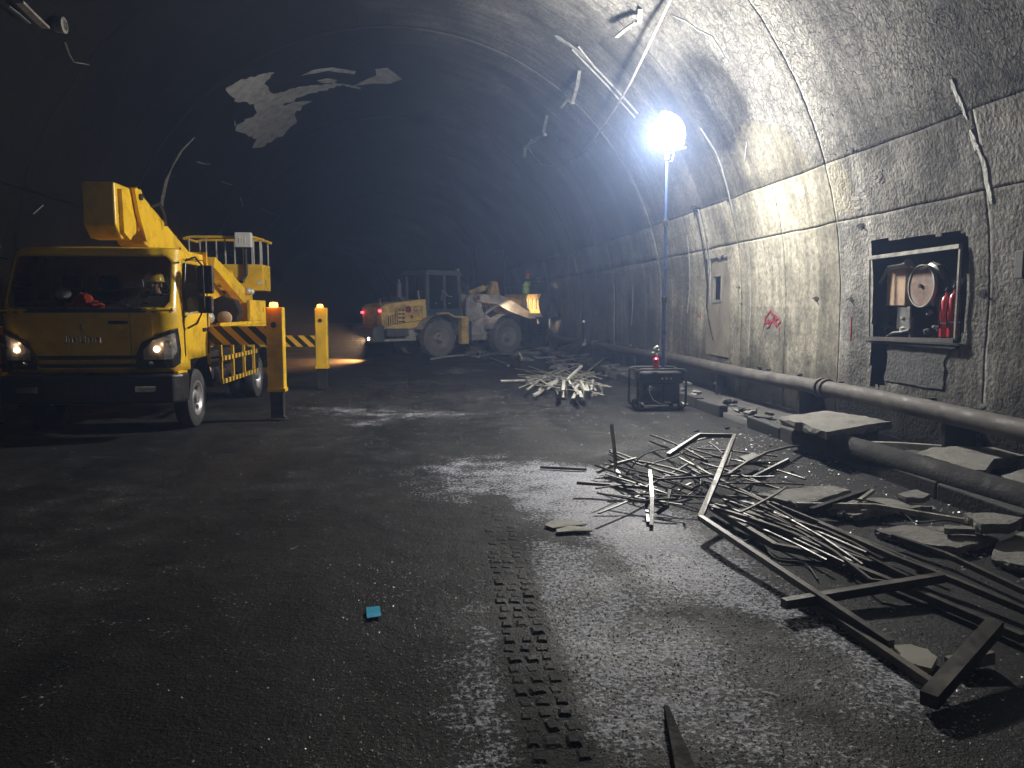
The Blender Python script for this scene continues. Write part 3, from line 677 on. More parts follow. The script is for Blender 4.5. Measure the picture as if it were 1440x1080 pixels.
for z0, z1, r in ((.62,1.75,.032),(1.75,2.95,.026),(2.95,3.98,.020)):
    s_ = MB().tube([(mx,0,z0),(mx,0,z1)], r, 14).build('mast_section','mast_blue',lt,True)
    MB().lathe([(r+.004,-.05),(r+.016,-.045),(r+.016,.045),(r+.004,.05)],'z',(mx,0,z1),14).build('clamp','black_metal',s_,True)
MB().tube([(mx,0,.1),(mx,0,.65)], .042, 14).build('mast_foot','mast_blue',lt,True)
LZ = 4.30
hd = MB(); hd.tube([(mx,0,3.95),(mx,0,4.04)], .018, 8); hd.tube([(mx,0,4.02),(mx+.13,.12,4.06),(mx+.17,.16,4.25),(mx+.10,.10,4.36)], .014, 6)
hd.tube([(mx,0,3.9),(mx+.10,.06,3.92),(mx+.15,.12,4.12)], .008, 6)
hd.build('lamp_bracket','black_metal',lt,True)
MB().lathe([(.06,0),(.20,-.02),(.22,-.06),(.20,-.10)],'z',(mx+.16,.15,4.24),16).build('lamp_housing','pale_metal',lt,True)
ax = Vector((.84,.08,.54)).normalized(); s1 = ax.cross(Vector((0,1,0))).normalized(); s2 = ax.cross(s1); dsh = MB(); nd = 24
for rr_ in (.35,):
    k0 = len(dsh.v); rs = 6
    dsh.add([Vector((-.01,-.02,LZ))+(ax*math.cos(R_(60*i/rs))+(s1*math.cos(2*math.pi*j/nd)+s2*math.sin(2*math.pi*j/nd))*math.sin(R_(60*i/rs)))*rr_ for i in range(1,rs+1) for j in range(nd)],
            [(i*nd+j,i*nd+(j+1)%nd,(i+1)*nd+(j+1)%nd,(i+1)*nd+j) for i in range(rs-1) for j in range(nd)]+[tuple(range(nd))])
dsh.build('lamp_shade','lamp_dish',lt,True)  # dish added to screen the nearby vault from the lamp
gl = MB().ball((-.01,-.02,LZ), .215, 12).build('lamp_globe','lamp_globe',lt,True)
pl_ = bpy.data.lights.new('lamp_light','POINT'); pl_.energy = LAMP_WATT; pl_.color = (1.0,.955,.875); pl_.shadow_soft_size = .232; pl_.use_soft_falloff = False
po = bpy.data.objects.new('lamp_light', pl_); C.objects.link(po); po.parent = lt; po.location = (-.01,-.02,LZ)

# ------------------------------------------------------------------ aerial platform truck
T = empty('platform_truck', (-4.27,10.8,0), 0, 'yellow aerial platform truck with folded boom, basket and outriggers parked on the left','truck')
NU_ARC = 6
def hw(z): return 1.045-.05*max(0,(z-1.5))/.9
def yf(z):
    if z < 1.56: return -.90-.045*(z-.8)/.76
    return -.945+.33*((z-1.56)/.84)**1.25
def outline(z):
    h = hw(z); f = yf(z); r = .25; p = [(h,y) for y in (.50,.46,.38,.20,0.0,-.2,-.40,-.52,-.58)]
    p = [(x,y) for x,y in p if y > f+r+.02]; 
    while len(p) < 9: p.append((h,f+r+.02))
    for i in range(NU_ARC+1):
        a = R_(90*i/NU_ARC); p.append((h-r+r*math.cos(a), f+r-r*math.sin(a)-.0))
    xs = [h-r-.02-(2*(h-r)-.04)*k/11 for k in range(12)]
    p += [(x, f-.035*(1-(x/h)**2)) for x in xs]
    for i in range(NU_ARC+1):
        a = R_(90-90*i/NU_ARC); p.append((-h+r-r*math.cos(a), f+r-r*math.sin(a)))
    return p+[(-x,y) for x,y in p[:9][::-1]]
ZS = [.82,.95,1.1,1.25,1.4,1.52,1.56,1.62,1.7,1.85,2.0,2.12,2.2,2.26,2.30,2.335,2.36]
rings = [outline(z) for z in ZS]; nU = len(rings[0])
U_ws = (9+NU_ARC//2, 9+NU_ARC+1+12+NU_ARC//2)      # windshield columns
V_ws = (ZS.index(1.62), ZS.index(2.26))
U_sw = [(2,8),(nU-9,nU-3)]; V_sw = (ZS.index(1.56), ZS.index(2.2))
def cell_open(u, v):
    for (u0,u1),(v0,v1) in [(U_ws,V_ws)]+[(s,V_sw) for s in U_sw]:
        if u0 <= u < u1 and v0 <= v < v1:
            cu = 'l' if u == u0 else ('r' if u == u1-1 else ''); cv = 'b' if v == v0 else ('t' if v == v1-1 else '')
            return cu+cv if cu and cv else 'open'
    return None
vv = [(x,y,z) for z,rg in zip(ZS,rings) for x,y in rg]; ff = []
for v in range(len(ZS)-1):
    for u in range(nU-1):
        q = (v*nU+u, v*nU+u+1, (v+1)*nU+u+1, (v+1)*nU+u)   # bl br tr tl
        zc = (ZS[v]+ZS[v+1])/2; yc = (rings[v][u][1]+rings[v][u+1][1])/2; side = u < 8 or u > nU-10
        if side and math.hypot(yc-0.0, zc-.42) < .56: continue          # wheel arch
        o = cell_open(u,v)
        if o is None: ff.append(q)
        elif o == 'lb': ff.append((q[0],q[1],q[3]))
        elif o == 'rb': ff.append((q[0],q[1],q[2]))
        elif o == 'lt': ff.append((q[0],q[2],q[3]))
        elif o == 'rt': ff.append((q[1],q[2],q[3]))
top = (len(ZS)-1)*nU
# roof: inset rings
for k, (s, dz) in enumerate(((.93,.018),(.6,.035),(.05,.04))):
    base = len(vv); cy = -.06
    vv += [(x*s, cy+(y-cy)*s, ZS[-1]+dz) for x,y in rings[-1]]
    prev = top if k == 0 else base-nU
    for u in range(nU-1): ff.append((prev+u,prev+u+1,base+u+1,base+u))
    ff.append((prev+nU-1,prev,base,base+nU-1))
cabm = MB().add(vv, ff)
cabm.bb((-1.05,.47,.82),(1.05,.5,2.40))      # back wall
cab = cabm.build('cab','truck_yellow',T,True)
so = cab.modifiers.new('thick','SOLIDIFY'); so.thickness = .03; so.offset = -1
def cab_pt(x, z, off=0.0):
    """a point on the front face at local x, z"""
    h = hw(z); f = yf(z); r = .25
    if abs(x) <= h-r: y = f-.035*(1-(x/h)**2)
    else:
        a = math.acos(max(0,min(1,(abs(x)-(h-r))/r))); y = f+r-r*math.sin(a)
    return (x+ (off*.6*(1 if x > 0 else -1) if abs(x) > h-r else 0), y-off, z)
frontfn = lambda x, z, off: cab_pt(x, z, off)
def window_glass(name, u0, u1, v0, v1, parent, off=.012):
    mb = MB(); w_ = u1-u0+1; P = []
    for v in range(v0, v1+1):
        for u in range(u0, u1+1):
            x, y = rings[v][u]; P.append((x*(1-off), y+off if y < -.3 else y, ZS[v]))
    mb.add(P, [(i*w_+j, i*w_+j+1, (i+1)*w_+j+1, (i+1)*w_+j) for i in range(v1-v0) for j in range(u1-u0)])
    return mb.build(name,'glass_dark',parent,True)
window_glass('windshield', U_ws[0], U_ws[1], V_ws[0], V_ws[1], T)
for (a,b), s in zip(U_sw,(1,-1)):
    # door line, glass, handle, trim
    dr = MB(); x = s*1.053
    dr.tube([(x,.40,.98),(x,.41,1.55),(s*1.06,.40,2.2),(s*1.045,.30,2.27),(s*1.05,-.42,2.25)], .007, 6)
    dr.tube([(x,-.60,1.0),(x+s*.0,-.62,1.55),(s*1.05,-.45,2.24)], .007, 6)
    door = dr.build('door_seam','black_plastic',T)
    window_glass('side_window', a, b, V_sw[0], V_sw[1], door, .02)
    MB().box((s*1.055,.25,1.32),(.03,.16,.05)).build('door_handle','black_plastic',door,bevel=.008)
    MB().tube([(s*1.053,-.58,1.50),(s*1.053,-.30,1.56),(s*1.053,.33,1.565)], .010, 6).build('window_trim','pale_metal',door)
    # step panel under the door, in front of and behind the arch
    MB().prism([(-.88,.62),(-.56,.62),(-.50,.83),(-.88,.83)],'x',s*.98,s*1.045).build('lower_panel','truck_yellow',T,bevel=.01)
    MB().prism([(-.62,.72),(-.50,.72),(-.55,.84)],'x',s*1.046,s*1.057).build('side_marker','chrome',T)
    ap = MB()
    for i in range(9):
        a0, a1 = R_(8+18.2*i), R_(8+18.2*(i+1))
        ap.add([(s*q, .53*math.cos(a)+0, .42+.53*math.sin(a)) for a in (a0,a1) for q in (.72,1.06)], [(0,1,3,2)])
    ap.build('wheel_arch','black_plastic',T)
    # mirrors on a tubular arm
    mi = MB().tube([(s*1.07,-.52,2.22),(s*1.22,-.62,2.26),(s*1.30,-.60,2.15),(s*1.30,-.58,1.62),(s*1.2,-.58,1.42),(s*1.07,-.52,1.36)], .014, 8).build('mirror_arm','black_metal',T,True)
    MB().box((s*1.31,-.52,1.98),(.20,.09,.36)).build('mirror','black_plastic',mi,bevel=.03)
    MB().box((s*1.30,-.52,1.66),(.19,.10,.22)).build('wide_mirror','black_plastic',mi,bevel=.03)
# front face
MB().bb((-1.04,-.965,1.575),(1.04,-.93,1.60)).build('cowl_edge','truck_yellow',T,bevel=.01)
cowl = MB(); surf_patch(cowl, [(-.98,1.56),(.98,1.56),(.99,1.615),(-.99,1.615)], frontfn, .008, .2, .02); cowl.build('cowl','black_plastic',T)
crease = MB(); surf_patch(crease, [(-.85,1.47),(.78,1.47),(.80,1.49),(-.87,1.49)], frontfn, .016, .15, .02); crease.build('bonnet_crease','truck_yellow',T)
pl = MB(); surf_patch(pl, [(.52,.83),(.525,1.56),(.519,1.56),(.514,.83)], frontfn, .003, .15, .01)
pl.build('panel_seam','black_plastic',T)
for z0 in (.985,.885):
    s_ = MB(); surf_patch(s_, [(-.60,z0+.05),(.60,z0+.05),(.56,z0),(-.56,z0)], frontfn, .006, .12, .02); gsl = s_.build('grille_slot','black_plastic',T)
    s2 = MB(); surf_patch(s2, [(-.57,z0),(.57,z0),(.55,z0-.018),(-.55,z0-.018)], frontfn, .022, .12, .02); s2.build('grille_bar','truck_yellow',gsl)
# chrome marks on the bonnet, as strokes
bd = MB()
for x0,z0,x1,z1 in [(-.22,1.20,-.22,1.28),(-.22,1.20,-.25,1.19),(-.19,1.20,-.19,1.26),(-.15,1.20,-.15,1.25),(-.15,1.25,-.10,1.25),(-.10,1.25,-.10,1.20),(-.06,1.20,-.06,1.27),(-.06,1.20,-.01,1.20),(0.0,1.20,0.0,1.28),(.04,1.20,.04,1.25),(.04,1.25,.085,1.25),(.085,1.25,.085,1.20),(.12,1.20,.12,1.25),(.12,1.25,.17,1.25),(.17,1.27,.17,1.19),(.17,1.20,.13,1.20)]:
    bd.tube([cab_pt(x0,z0,.012),cab_pt(x1,z1,.012)], .008, 6)
bd.build('bonnet_lettering','chrome',T)
MB().tube([cab_pt(-.04,1.32,.012),cab_pt(-.04,1.42,.012)], .012, 8).build('bonnet_emblem','chrome',T)
bd = MB(); surf_patch(bd, [(.27,1.42),(.50,1.42),(.50,1.46),(.27,1.46)], frontfn, .01, .12, .02); bo = bd.build('badge','black_plastic',T)
for k in range(6): MB().tube([cab_pt(.29+k*.037,1.428,.014),cab_pt(.30+k*.037,1.452,.014)], .004, 5).build('badge_stroke','chrome',bo)
# headlights
for s in (1,-1):
    poly = [(s*.60,.87),(s*.60,1.04),(s*.68,1.20),(s*.80,1.28),(s*1.01,1.37),(s*1.025,1.10),(s*1.015,.93),(s*.96,.88)]
    hb = MB(); surf_patch(hb, poly, frontfn, .012, .08, .03); hl = hb.build('headlight','black_plastic',T)
    rl = MB(); surf_patch(rl, [(s*.66,.98),(s*.66,1.10),(s*.78,1.22),(s*1.0,1.31),(s*1.01,1.08),(s*.96,.98)], frontfn, .018, .08, .01); rl.build('reflector','reflector',hl)
    MB().ball(cab_pt(s*.80,1.11,.028), .038, 8, (1,.35,1)).build('bulb','head_bulb',hl,True)
    MB().ball(cab_pt(s*.93,1.17,.026), .045, 8, (1,.4,1)).build('turn_lens','lens_glass',hl,True)
    MB().ball(cab_pt(s*.74,.93,.022), .035, 8, (1,.4,.8)).build('low_lens','chrome',hl,True)
    bl = bpy.data.lights.new('headlight_light','POINT'); bl.energy = .22; bl.color = (1,.72,.46); bl.shadow_soft_size = .02
    bo_ = bpy.data.objects.new('headlight_light', bl); C.objects.link(bo_); bo_.parent = hl; bo_.location = cab_pt(s*.84,1.16,.075)
    lg = MB(); surf_patch(lg, poly, frontfn, .10, .08, .09); lg.build('lens','lens_glass',hl,True)
# bumper with plate and fog lights
bp_ = MB(); prof = []
bx = [(-1.09,-.60),(-1.09,-.86),(-1.0,-.98),(-.5,-1.02),(.5,-1.02),(1.0,-.98),(1.09,-.86),(1.09,-.60)]
bp_.prism(bx,'z',.44,.80); bump = bp_.build('bumper','black_plastic',T,bevel=.03)
pt_ = MB().bb((-.25,-1.045,.54),(.22,-1.02,.70)).build('number_plate','black_metal',bump)
for x in (-.19,.07,.16):
    for z in (.57,.67): MB().ball((x,-1.046,z), .008, 4).build('plate_screw','chrome',pt_)
for s in (1,-1):
    f_ = MB(); f_.bb((s*.56,-1.03,.58),(s*.82,-1.0,.66)); f_.build('fog_light','chrome',bump,bevel=.01)
# wipers
for x0, x1 in ((-.15,-.75),(.6,.05)):
    MB().tube([cab_pt(x0,1.60,.03),cab_pt((x0+x1)/2,1.70,.03),cab_pt(x1,1.67,.03)], .009, 5).build('wiper','black_plastic',T)
# interior
MB().bb((-1.0,-.78,1.30),(1.0,-.52,1.57)).build('dashboard','seat_cloth',T,bevel=.04)
MB().bb((-1.02,-.80,.95),(1.02,.45,1.02)).build('cab_floor','seat_cloth',T)
for x in (.48,-.20,-.68):
    s_ = MB().bb((x-.22,-.18,1.08),(x+.22,.28,1.24)).build('seat','seat_cloth',T,bevel=.04)
    MB().bb((x-.21,.20,1.22),(x+.21,.34,1.86)).build('seat_back','seat_cloth',s_,bevel=.05)
    MB().bb((x-.12,.22,1.88),(x+.12,.32,2.06)).build('headrest','seat_cloth',s_,bevel=.04)
st = MB()
st.tube([(.48+.2*math.cos(a),-.42+.08*math.sin(a),1.52+.16*math.sin(a)) for a in np.linspace(0,6.283,20)], .014, 6, cap=False); st.tube([(.48,-.42,1.52),(.48,-.55,1.4)], .02, 6); st.tube([(.29,-.42,1.52),(.67,-.42,1.52)],.012,6)
st.build('steering_wheel','black_plastic',T,True)
MB().box((.33,-.30,1.93),(.26,.015,.10),ry=-.1).build('sun_visor_card','paper',T)
MB().box((.20,-.60,1.60),(.34,.10,.12)).build('dashboard_box','seat_cloth',T,bevel=.02)
# wheels
def wheel(name, parent, c, r, wdt, s, rim_r, dish, m_rim='rim_silver', m_tyre='rubber', lugs=0, nut=6):
    o = bpy.data.objects.new(name, None); C.objects.link(o); o.parent = parent; o.location = c; o.empty_display_size = .1
    h = wdt/2
    MB().lathe([(rim_r,-h*.9),(r*.86,-h),(r*.97,-h*.8),(r,-h*.5),(r,h*.5),(r*.97,h*.8),(r*.86,h),(rim_r,h*.9)],'x',(0,0,0),36,False).build('tyre',m_tyre,o,True)
    MB().lathe([(rim_r*1.02,s*h*.92),(rim_r*.92,s*h*.90),(rim_r*.86,s*(h*.9-dish*.4)),(rim_r*.55,s*(h*.9-dish)),(rim_r*.34,s*(h*.9-dish*.6)),(rim_r*.30,s*h*.95),(.01,s*h*.98)],'x',(0,0,0),28,False).build('rim',m_rim,o,True)
    for k in range(nut):
        a = 2*math.pi*k/nut
        if lugs == 0: MB().lathe([(rim_r*.16,s*(h*.9-dish)+s*.004),(rim_r*.16,s*(h*.9-dish)+s*.006+s*dish*.35)],'x',(0,rim_r*.68*math.cos(a),rim_r*.68*math.sin(a)),10).build('rim_hole','black_metal',o)
        else: MB().lathe([(rim_r*.06,s*(h*.9-dish)),(rim_r*.06,s*(h*.9-dish)+s*.03)],'x',(0,rim_r*.5*math.cos(a),rim_r*.5*math.sin(a)),6).build('wheel_nut',m_rim,o)
    if lugs:
        tm = MB()
        for k in range(lugs):
            a = 2*math.pi*k/lugs; a2 = a+.12
            for sg in (-1,1):
                P = []
                for (hx, aa) in ((0.0,a+(.06 if sg>0 else 0)),(sg*h*.93,a2+(.06 if sg>0 else 0))):
                    for da in (0,.085):
                        for rr in (r*.96,r*1.035 if hx == 0 else r*1.01): P.append((hx, rr*math.cos(aa+da), rr*math.sin(aa+da)))
                tm.add(P, [(0,1,3,2),(4,6,7,5),(0,4,5,1),(2,3,7,6),(1,5,7,3)])
        tm.build('tread',m_tyre,o)
    return o
wheel('front_wheel', T, (.90,0,.40), .40, .22, 1, .235, .05)
wheel('front_wheel', T, (-.90,0,.40), .40, .22, -1, .235, .05)
for x in (.90,.65): wheel('rear_wheel', T, (x,3.6,.40), .40, .21, 1, .235, .10)
for x in (-.90,-.65): wheel('rear_wheel', T, (x,3.6,.40), .40, .21, -1, .235, .10)
MB().tube([(-.9,0,.4),(.9,0,.4)], .05, 10).build('front_axle','black_metal',T)
MB().tube([(-.9,3.6,.4),(.9,3.6,.4)], .08, 10).build('rear_axle','black_metal',T)
for x in (-.40,.40): MB().bb((x-.05,-.6,.62),(x+.05,5.6,.86)).build('chassis_rail','black_metal',T)
MB().bb((-.95,1.2,.55),(-.5,2.3,.95)).build('fuel_tank','black_metal',T,bevel=.03)
tk = MB().bb((.52,1.0,.55),(.90,2.2,.98)).build('battery_box','black_metal',T,bevel=.02)
MB().lathe([(.09,-.3),(.12,-.28),(.12,.28),(.09,.3)],'y',(.86,1.45,.62),14).build('air_tank','black_metal',T,True)
MB().ball((.92,.75,.72), .06, 6).build('side_reflector','wood_tan',T,True)
for s in (1,-1):
    fdr = MB()
    for i in range(8):
        a0, a1 = R_(10+20*i), R_(10+20*(i+1))
        fdr.add([(s*q, 3.6+.50*math.cos(a), .42+.50*math.sin(a)) for a in (a0,a1) for q in (.58,1.10)], [(0,1,3,2)])
    fdr.build('mudguard','black_plastic',T)
# deck, side walls
MB().bb((-1.08,.62,1.22),(1.08,5.6,1.34)).build('deck','truck_yellow',T,bevel=.01)
for s in (1,-1):
    MB().bb((s*1.04,.85,1.345),(s*1.10,3.95,1.40)).build('deck_lip','truck_yellow',T)
    MB().bb((s*1.03,2.75,1.402),(s*1.09,3.95,1.76)).build('deck_side','truck_yellow',T,bevel=.01)
    MB().box((s*1.092,3.72,1.6),(.008,.02,.10)).build('latch','black_metal',T)
MB().bb((-.60,2.9,1.36),(1.0,3.9,1.72)).build('deck_locker','truck_yellow',T,bevel=.02)
hr = MB(); hr.lathe([(.10,-.16),(.26,-.15),(.27,-.05),(.27,.05),(.26,.15),(.10,.16)],'y',(.78,2.35,1.56),8); hr.build('hose_drum','black_plastic',T)
MB().lathe([(.08,-.20),(.11,-.18),(.11,-.1),(.08,-.1)],'y',(.84,2.22,1.46),14).build('winch_motor','wood_tan',T,True)
MB().ball((.62,1.9,1.47), .11, 8).build('valve','pale_metal',T,True)
MB().tube([(.6,1.2,1.36),(.7,1.3,1.62),(.55,1.9,1.65),(.5,2.6,1.5)], .03, 8).build('hose','black_plastic',T,True)
# side guard on the left side
sg_ = empty('side_guard'); sg_.parent = T
for k, y in enumerate((.92,1.58,2.28,2.95)): MB().bb((1.045,y,.52),(1.085,y+.05,1.12)).build('upright','truck_yellow',sg_)
for z in (.50,.84): MB().bb((1.087,.86,z),(1.112,3.06,z+.07)).build('rail','hazard_rail',sg_)
for y in (1.0,2.9): MB().tube([(1.05,y,.9),(.5,y,.8)], .02, 6).build('bracket','black_metal',sg_)
# turret, boom, basket
tu = MB().lathe([(.42,0),(.42,.12),(.34,.14),(.34,.30)],'z',(-.1,4.35,1.34),24).build('turret','truck_yellow',T,True)
MB().prism([(4.05,1.6),(4.75,1.6),(4.70,2.15),(4.40,2.35),(4.15,2.1)],'x',-.42,-.36).build('turret_plate','truck_yellow',tu)
MB().prism([(4.05,1.6),(4.75,1.6),(4.70,2.15),(4.40,2.35),(4.15,2.1)],'x',.12,.18).build('turret_plate','truck_yellow',tu)
bm_ = MB(); bm_.prism([(.10,3.32),(.32,3.22),(2.35,2.56),(4.55,1.86),(4.40,1.58),(2.3,2.12),(.30,2.58),(.10,2.75)],'x',-.30,.06)
boom = bm_.build('boom','truck_yellow',T,bevel=.012)
MB().prism([(-.62,3.27),(.02,3.27),(.08,3.0),(.05,2.70),(-.20,2.585),(-.45,2.585),(-.62,2.74)],'x',-.34,.05).build('boom_head','truck_yellow',T,bevel=.02)
MB().prism([(-.52,3.20),(-.40,3.14),(-.38,2.90),(-.18,2.68),(-.30,2.58),(-.50,2.66)],'x',.055,.10).build('link_plate','truck_yellow',T)
MB().prism([(-.12,3.27),(.10,3.28),(.42,2.97),(.34,2.62),(.22,2.62),(.0,2.95)],'x',.065,.11).build('link_plate','truck_yellow',T)
MB().lathe([(.045,.1),(.045,.14)],'x',(0,.05,3.18),12).build('pivot_pin','black_metal',T)
MB().tube([(.09,.55,3.12),(.13,.75,3.18),(.12,.95,3.05),(.11,1.0,2.9)], .02, 6).build('hydraulic_hose','black_plastic',boom,True)
for k,(y,z,a) in enumerate([(1.75,2.60,.5),(1.88,2.56,-.3),(2.0,2.55,.0),(2.12,2.5,.4),(2.26,2.45,0)]):
    MB().box((.066,y,z),(.006,.05+.02*(k%2),.11-.015*k),rx=a).build('boom_lettering','black_plastic',boom)
MB().tube([(-.12,4.2,1.7),(-.12,3.0,2.0)], .06, 10).build('lift_cylinder','black_metal',T,True)
arm = MB().prism([(2.6,2.30),(4.9,1.62),(5.25,1.75),(5.2,2.0),(4.9,1.95),(2.7,2.48)],'x',.20,.36).build('upper_arm','truck_yellow',T,bevel=.01)
for y in (4.7,4.95): MB().ball((.40,y,1.95), .07, 6).build('swivel','pale_metal',arm,True)
bk = empty('work_basket'); bk.parent = T
by0, by1, bx0, bx1, bz = 5.25, 6.0, -.70, .76, 1.98
MB().bb((bx0,by0,bz),(bx1,by1,bz+.05)).build('basket_floor','truck_yellow',bk)
for a, b in (((bx0,by0,bz+.05),(bx1,by0+.03,bz+.52)),((bx0,by1-.03,bz+.05),(bx1,by1,bz+.52)),((bx0,by0+.03,bz+.05),(bx0+.03,by1-.03,bz+.52)),((bx1-.03,by0+.03,bz+.05),(bx1,by1-.03,bz+.52))):
    MB().bb(a,b).build('side_panel','truck_yellow',bk)
for x in (bx0+.05,-.32,.05,.40,.60,bx1-.03):
    for y in (by0+.015,by1-.015): MB().tube([(x,y,bz+.52),(x,y,3.02)], .016, 6).build('rail_post','pale_metal',bk,True)
for y in (by0,by1): MB().tube([(bx0-.05,y,3.0),(bx0+.1,y,3.04),(bx1-.15,y,3.04),(bx1+.05,y,2.98)], .028, 8).build('hand_rail','truck_yellow',bk,True)
for x in (bx0,bx1): MB().tube([(x,by0,3.0),(x,by1,3.0)], .025, 8).build('hand_rail','truck_yellow',bk,True)
cb_ = MB().bb((.28,by0-.17,2.83),(.60,by0-.02,3.12)).build('control_box','grey_box',bk,bevel=.015)
for k in range(3): MB().box((.38+.05*k,by0-.175,2.97),(.02,.012,.09)).build('switch','paper',cb_)
MB().tube([(.46,by0-.05,2.84),(.46,by0-.06,2.3),(.40,by0-.07,2.16),(.08,by0-.08,2.12)], .035, 8).build('cable_hose','black_plastic',bk,True)
MB().bb((.66,by0-.006,2.1),(.76,by0-.002,2.17)).build('label_plate','grey_box',bk)
for o in list(T.children):      # the boom stands a little off the centre line
    k_ = o.name.split('.')[0]
    if k_ in ('boom','boom_head','link_plate','pivot_pin'): o.location = (.23,0,-.09)
    elif k_ in ('turret','lift_cylinder','upper_arm'): o.location = (.20,0,0)
# outriggers
for y, bz0, bz1 in ((.5+.02,1.10,1.36),(4.9,.86,1.08)):
    for s in (1,-1):
        og = empty('outrigger'); og.parent = T; X = s*1.96 if s > 0 else s*1.95
        pw = .115
        MB().bb((s*.45,y-.09,bz0),(X-s*pw,y+.09,bz1)).build('beam','hazard',og)
        MB().bb((X-pw,y-.10,.44),(X+pw,y+.10,1.63)).build('column','truck_yellow',og,bevel=.012)
        MB().bb((X-pw-.012,y-.112,.42),(X+pw+.012,y+.112,.47)).build('collar','truck_yellow',og)
        MB().bb((X-.088,y-.08,.05),(X+.088,y+.08,.43)).build('jack_leg','black_metal',og)
        pd = MB().lathe([(.14,0),(.15,.02),(.12,.045),(.05,.06)],'z',(X,y,.002),16).build('foot_pad','black_metal',og,True)
        MB().ball((X+.11,y-.08,.05), .02, 5).build('foot_bolt','chrome',og)
        MB().lathe([(.04,-.006),(.035,.0)],'y',(X-.01,y-.104,1.38),14).build('lifting_hole','black_metal',og)
        MB().lathe([(.06,0),(.06,.045),(.05,.065),(.01,.07)],'z',(X-.02,y,1.632),14).build('beacon','amber_lamp',og,True)
        bl = bpy.data.lights.new('beacon_light','POINT'); bl.energy = 2.4; bl.color = (1,.22,.03); bl.shadow_soft_size = .03
        bo_ = bpy.data.objects.new('beacon_light', bl); C.objects.link(bo_); bo_.parent = og; bo_.location = (X-.02,y-.13,1.70)
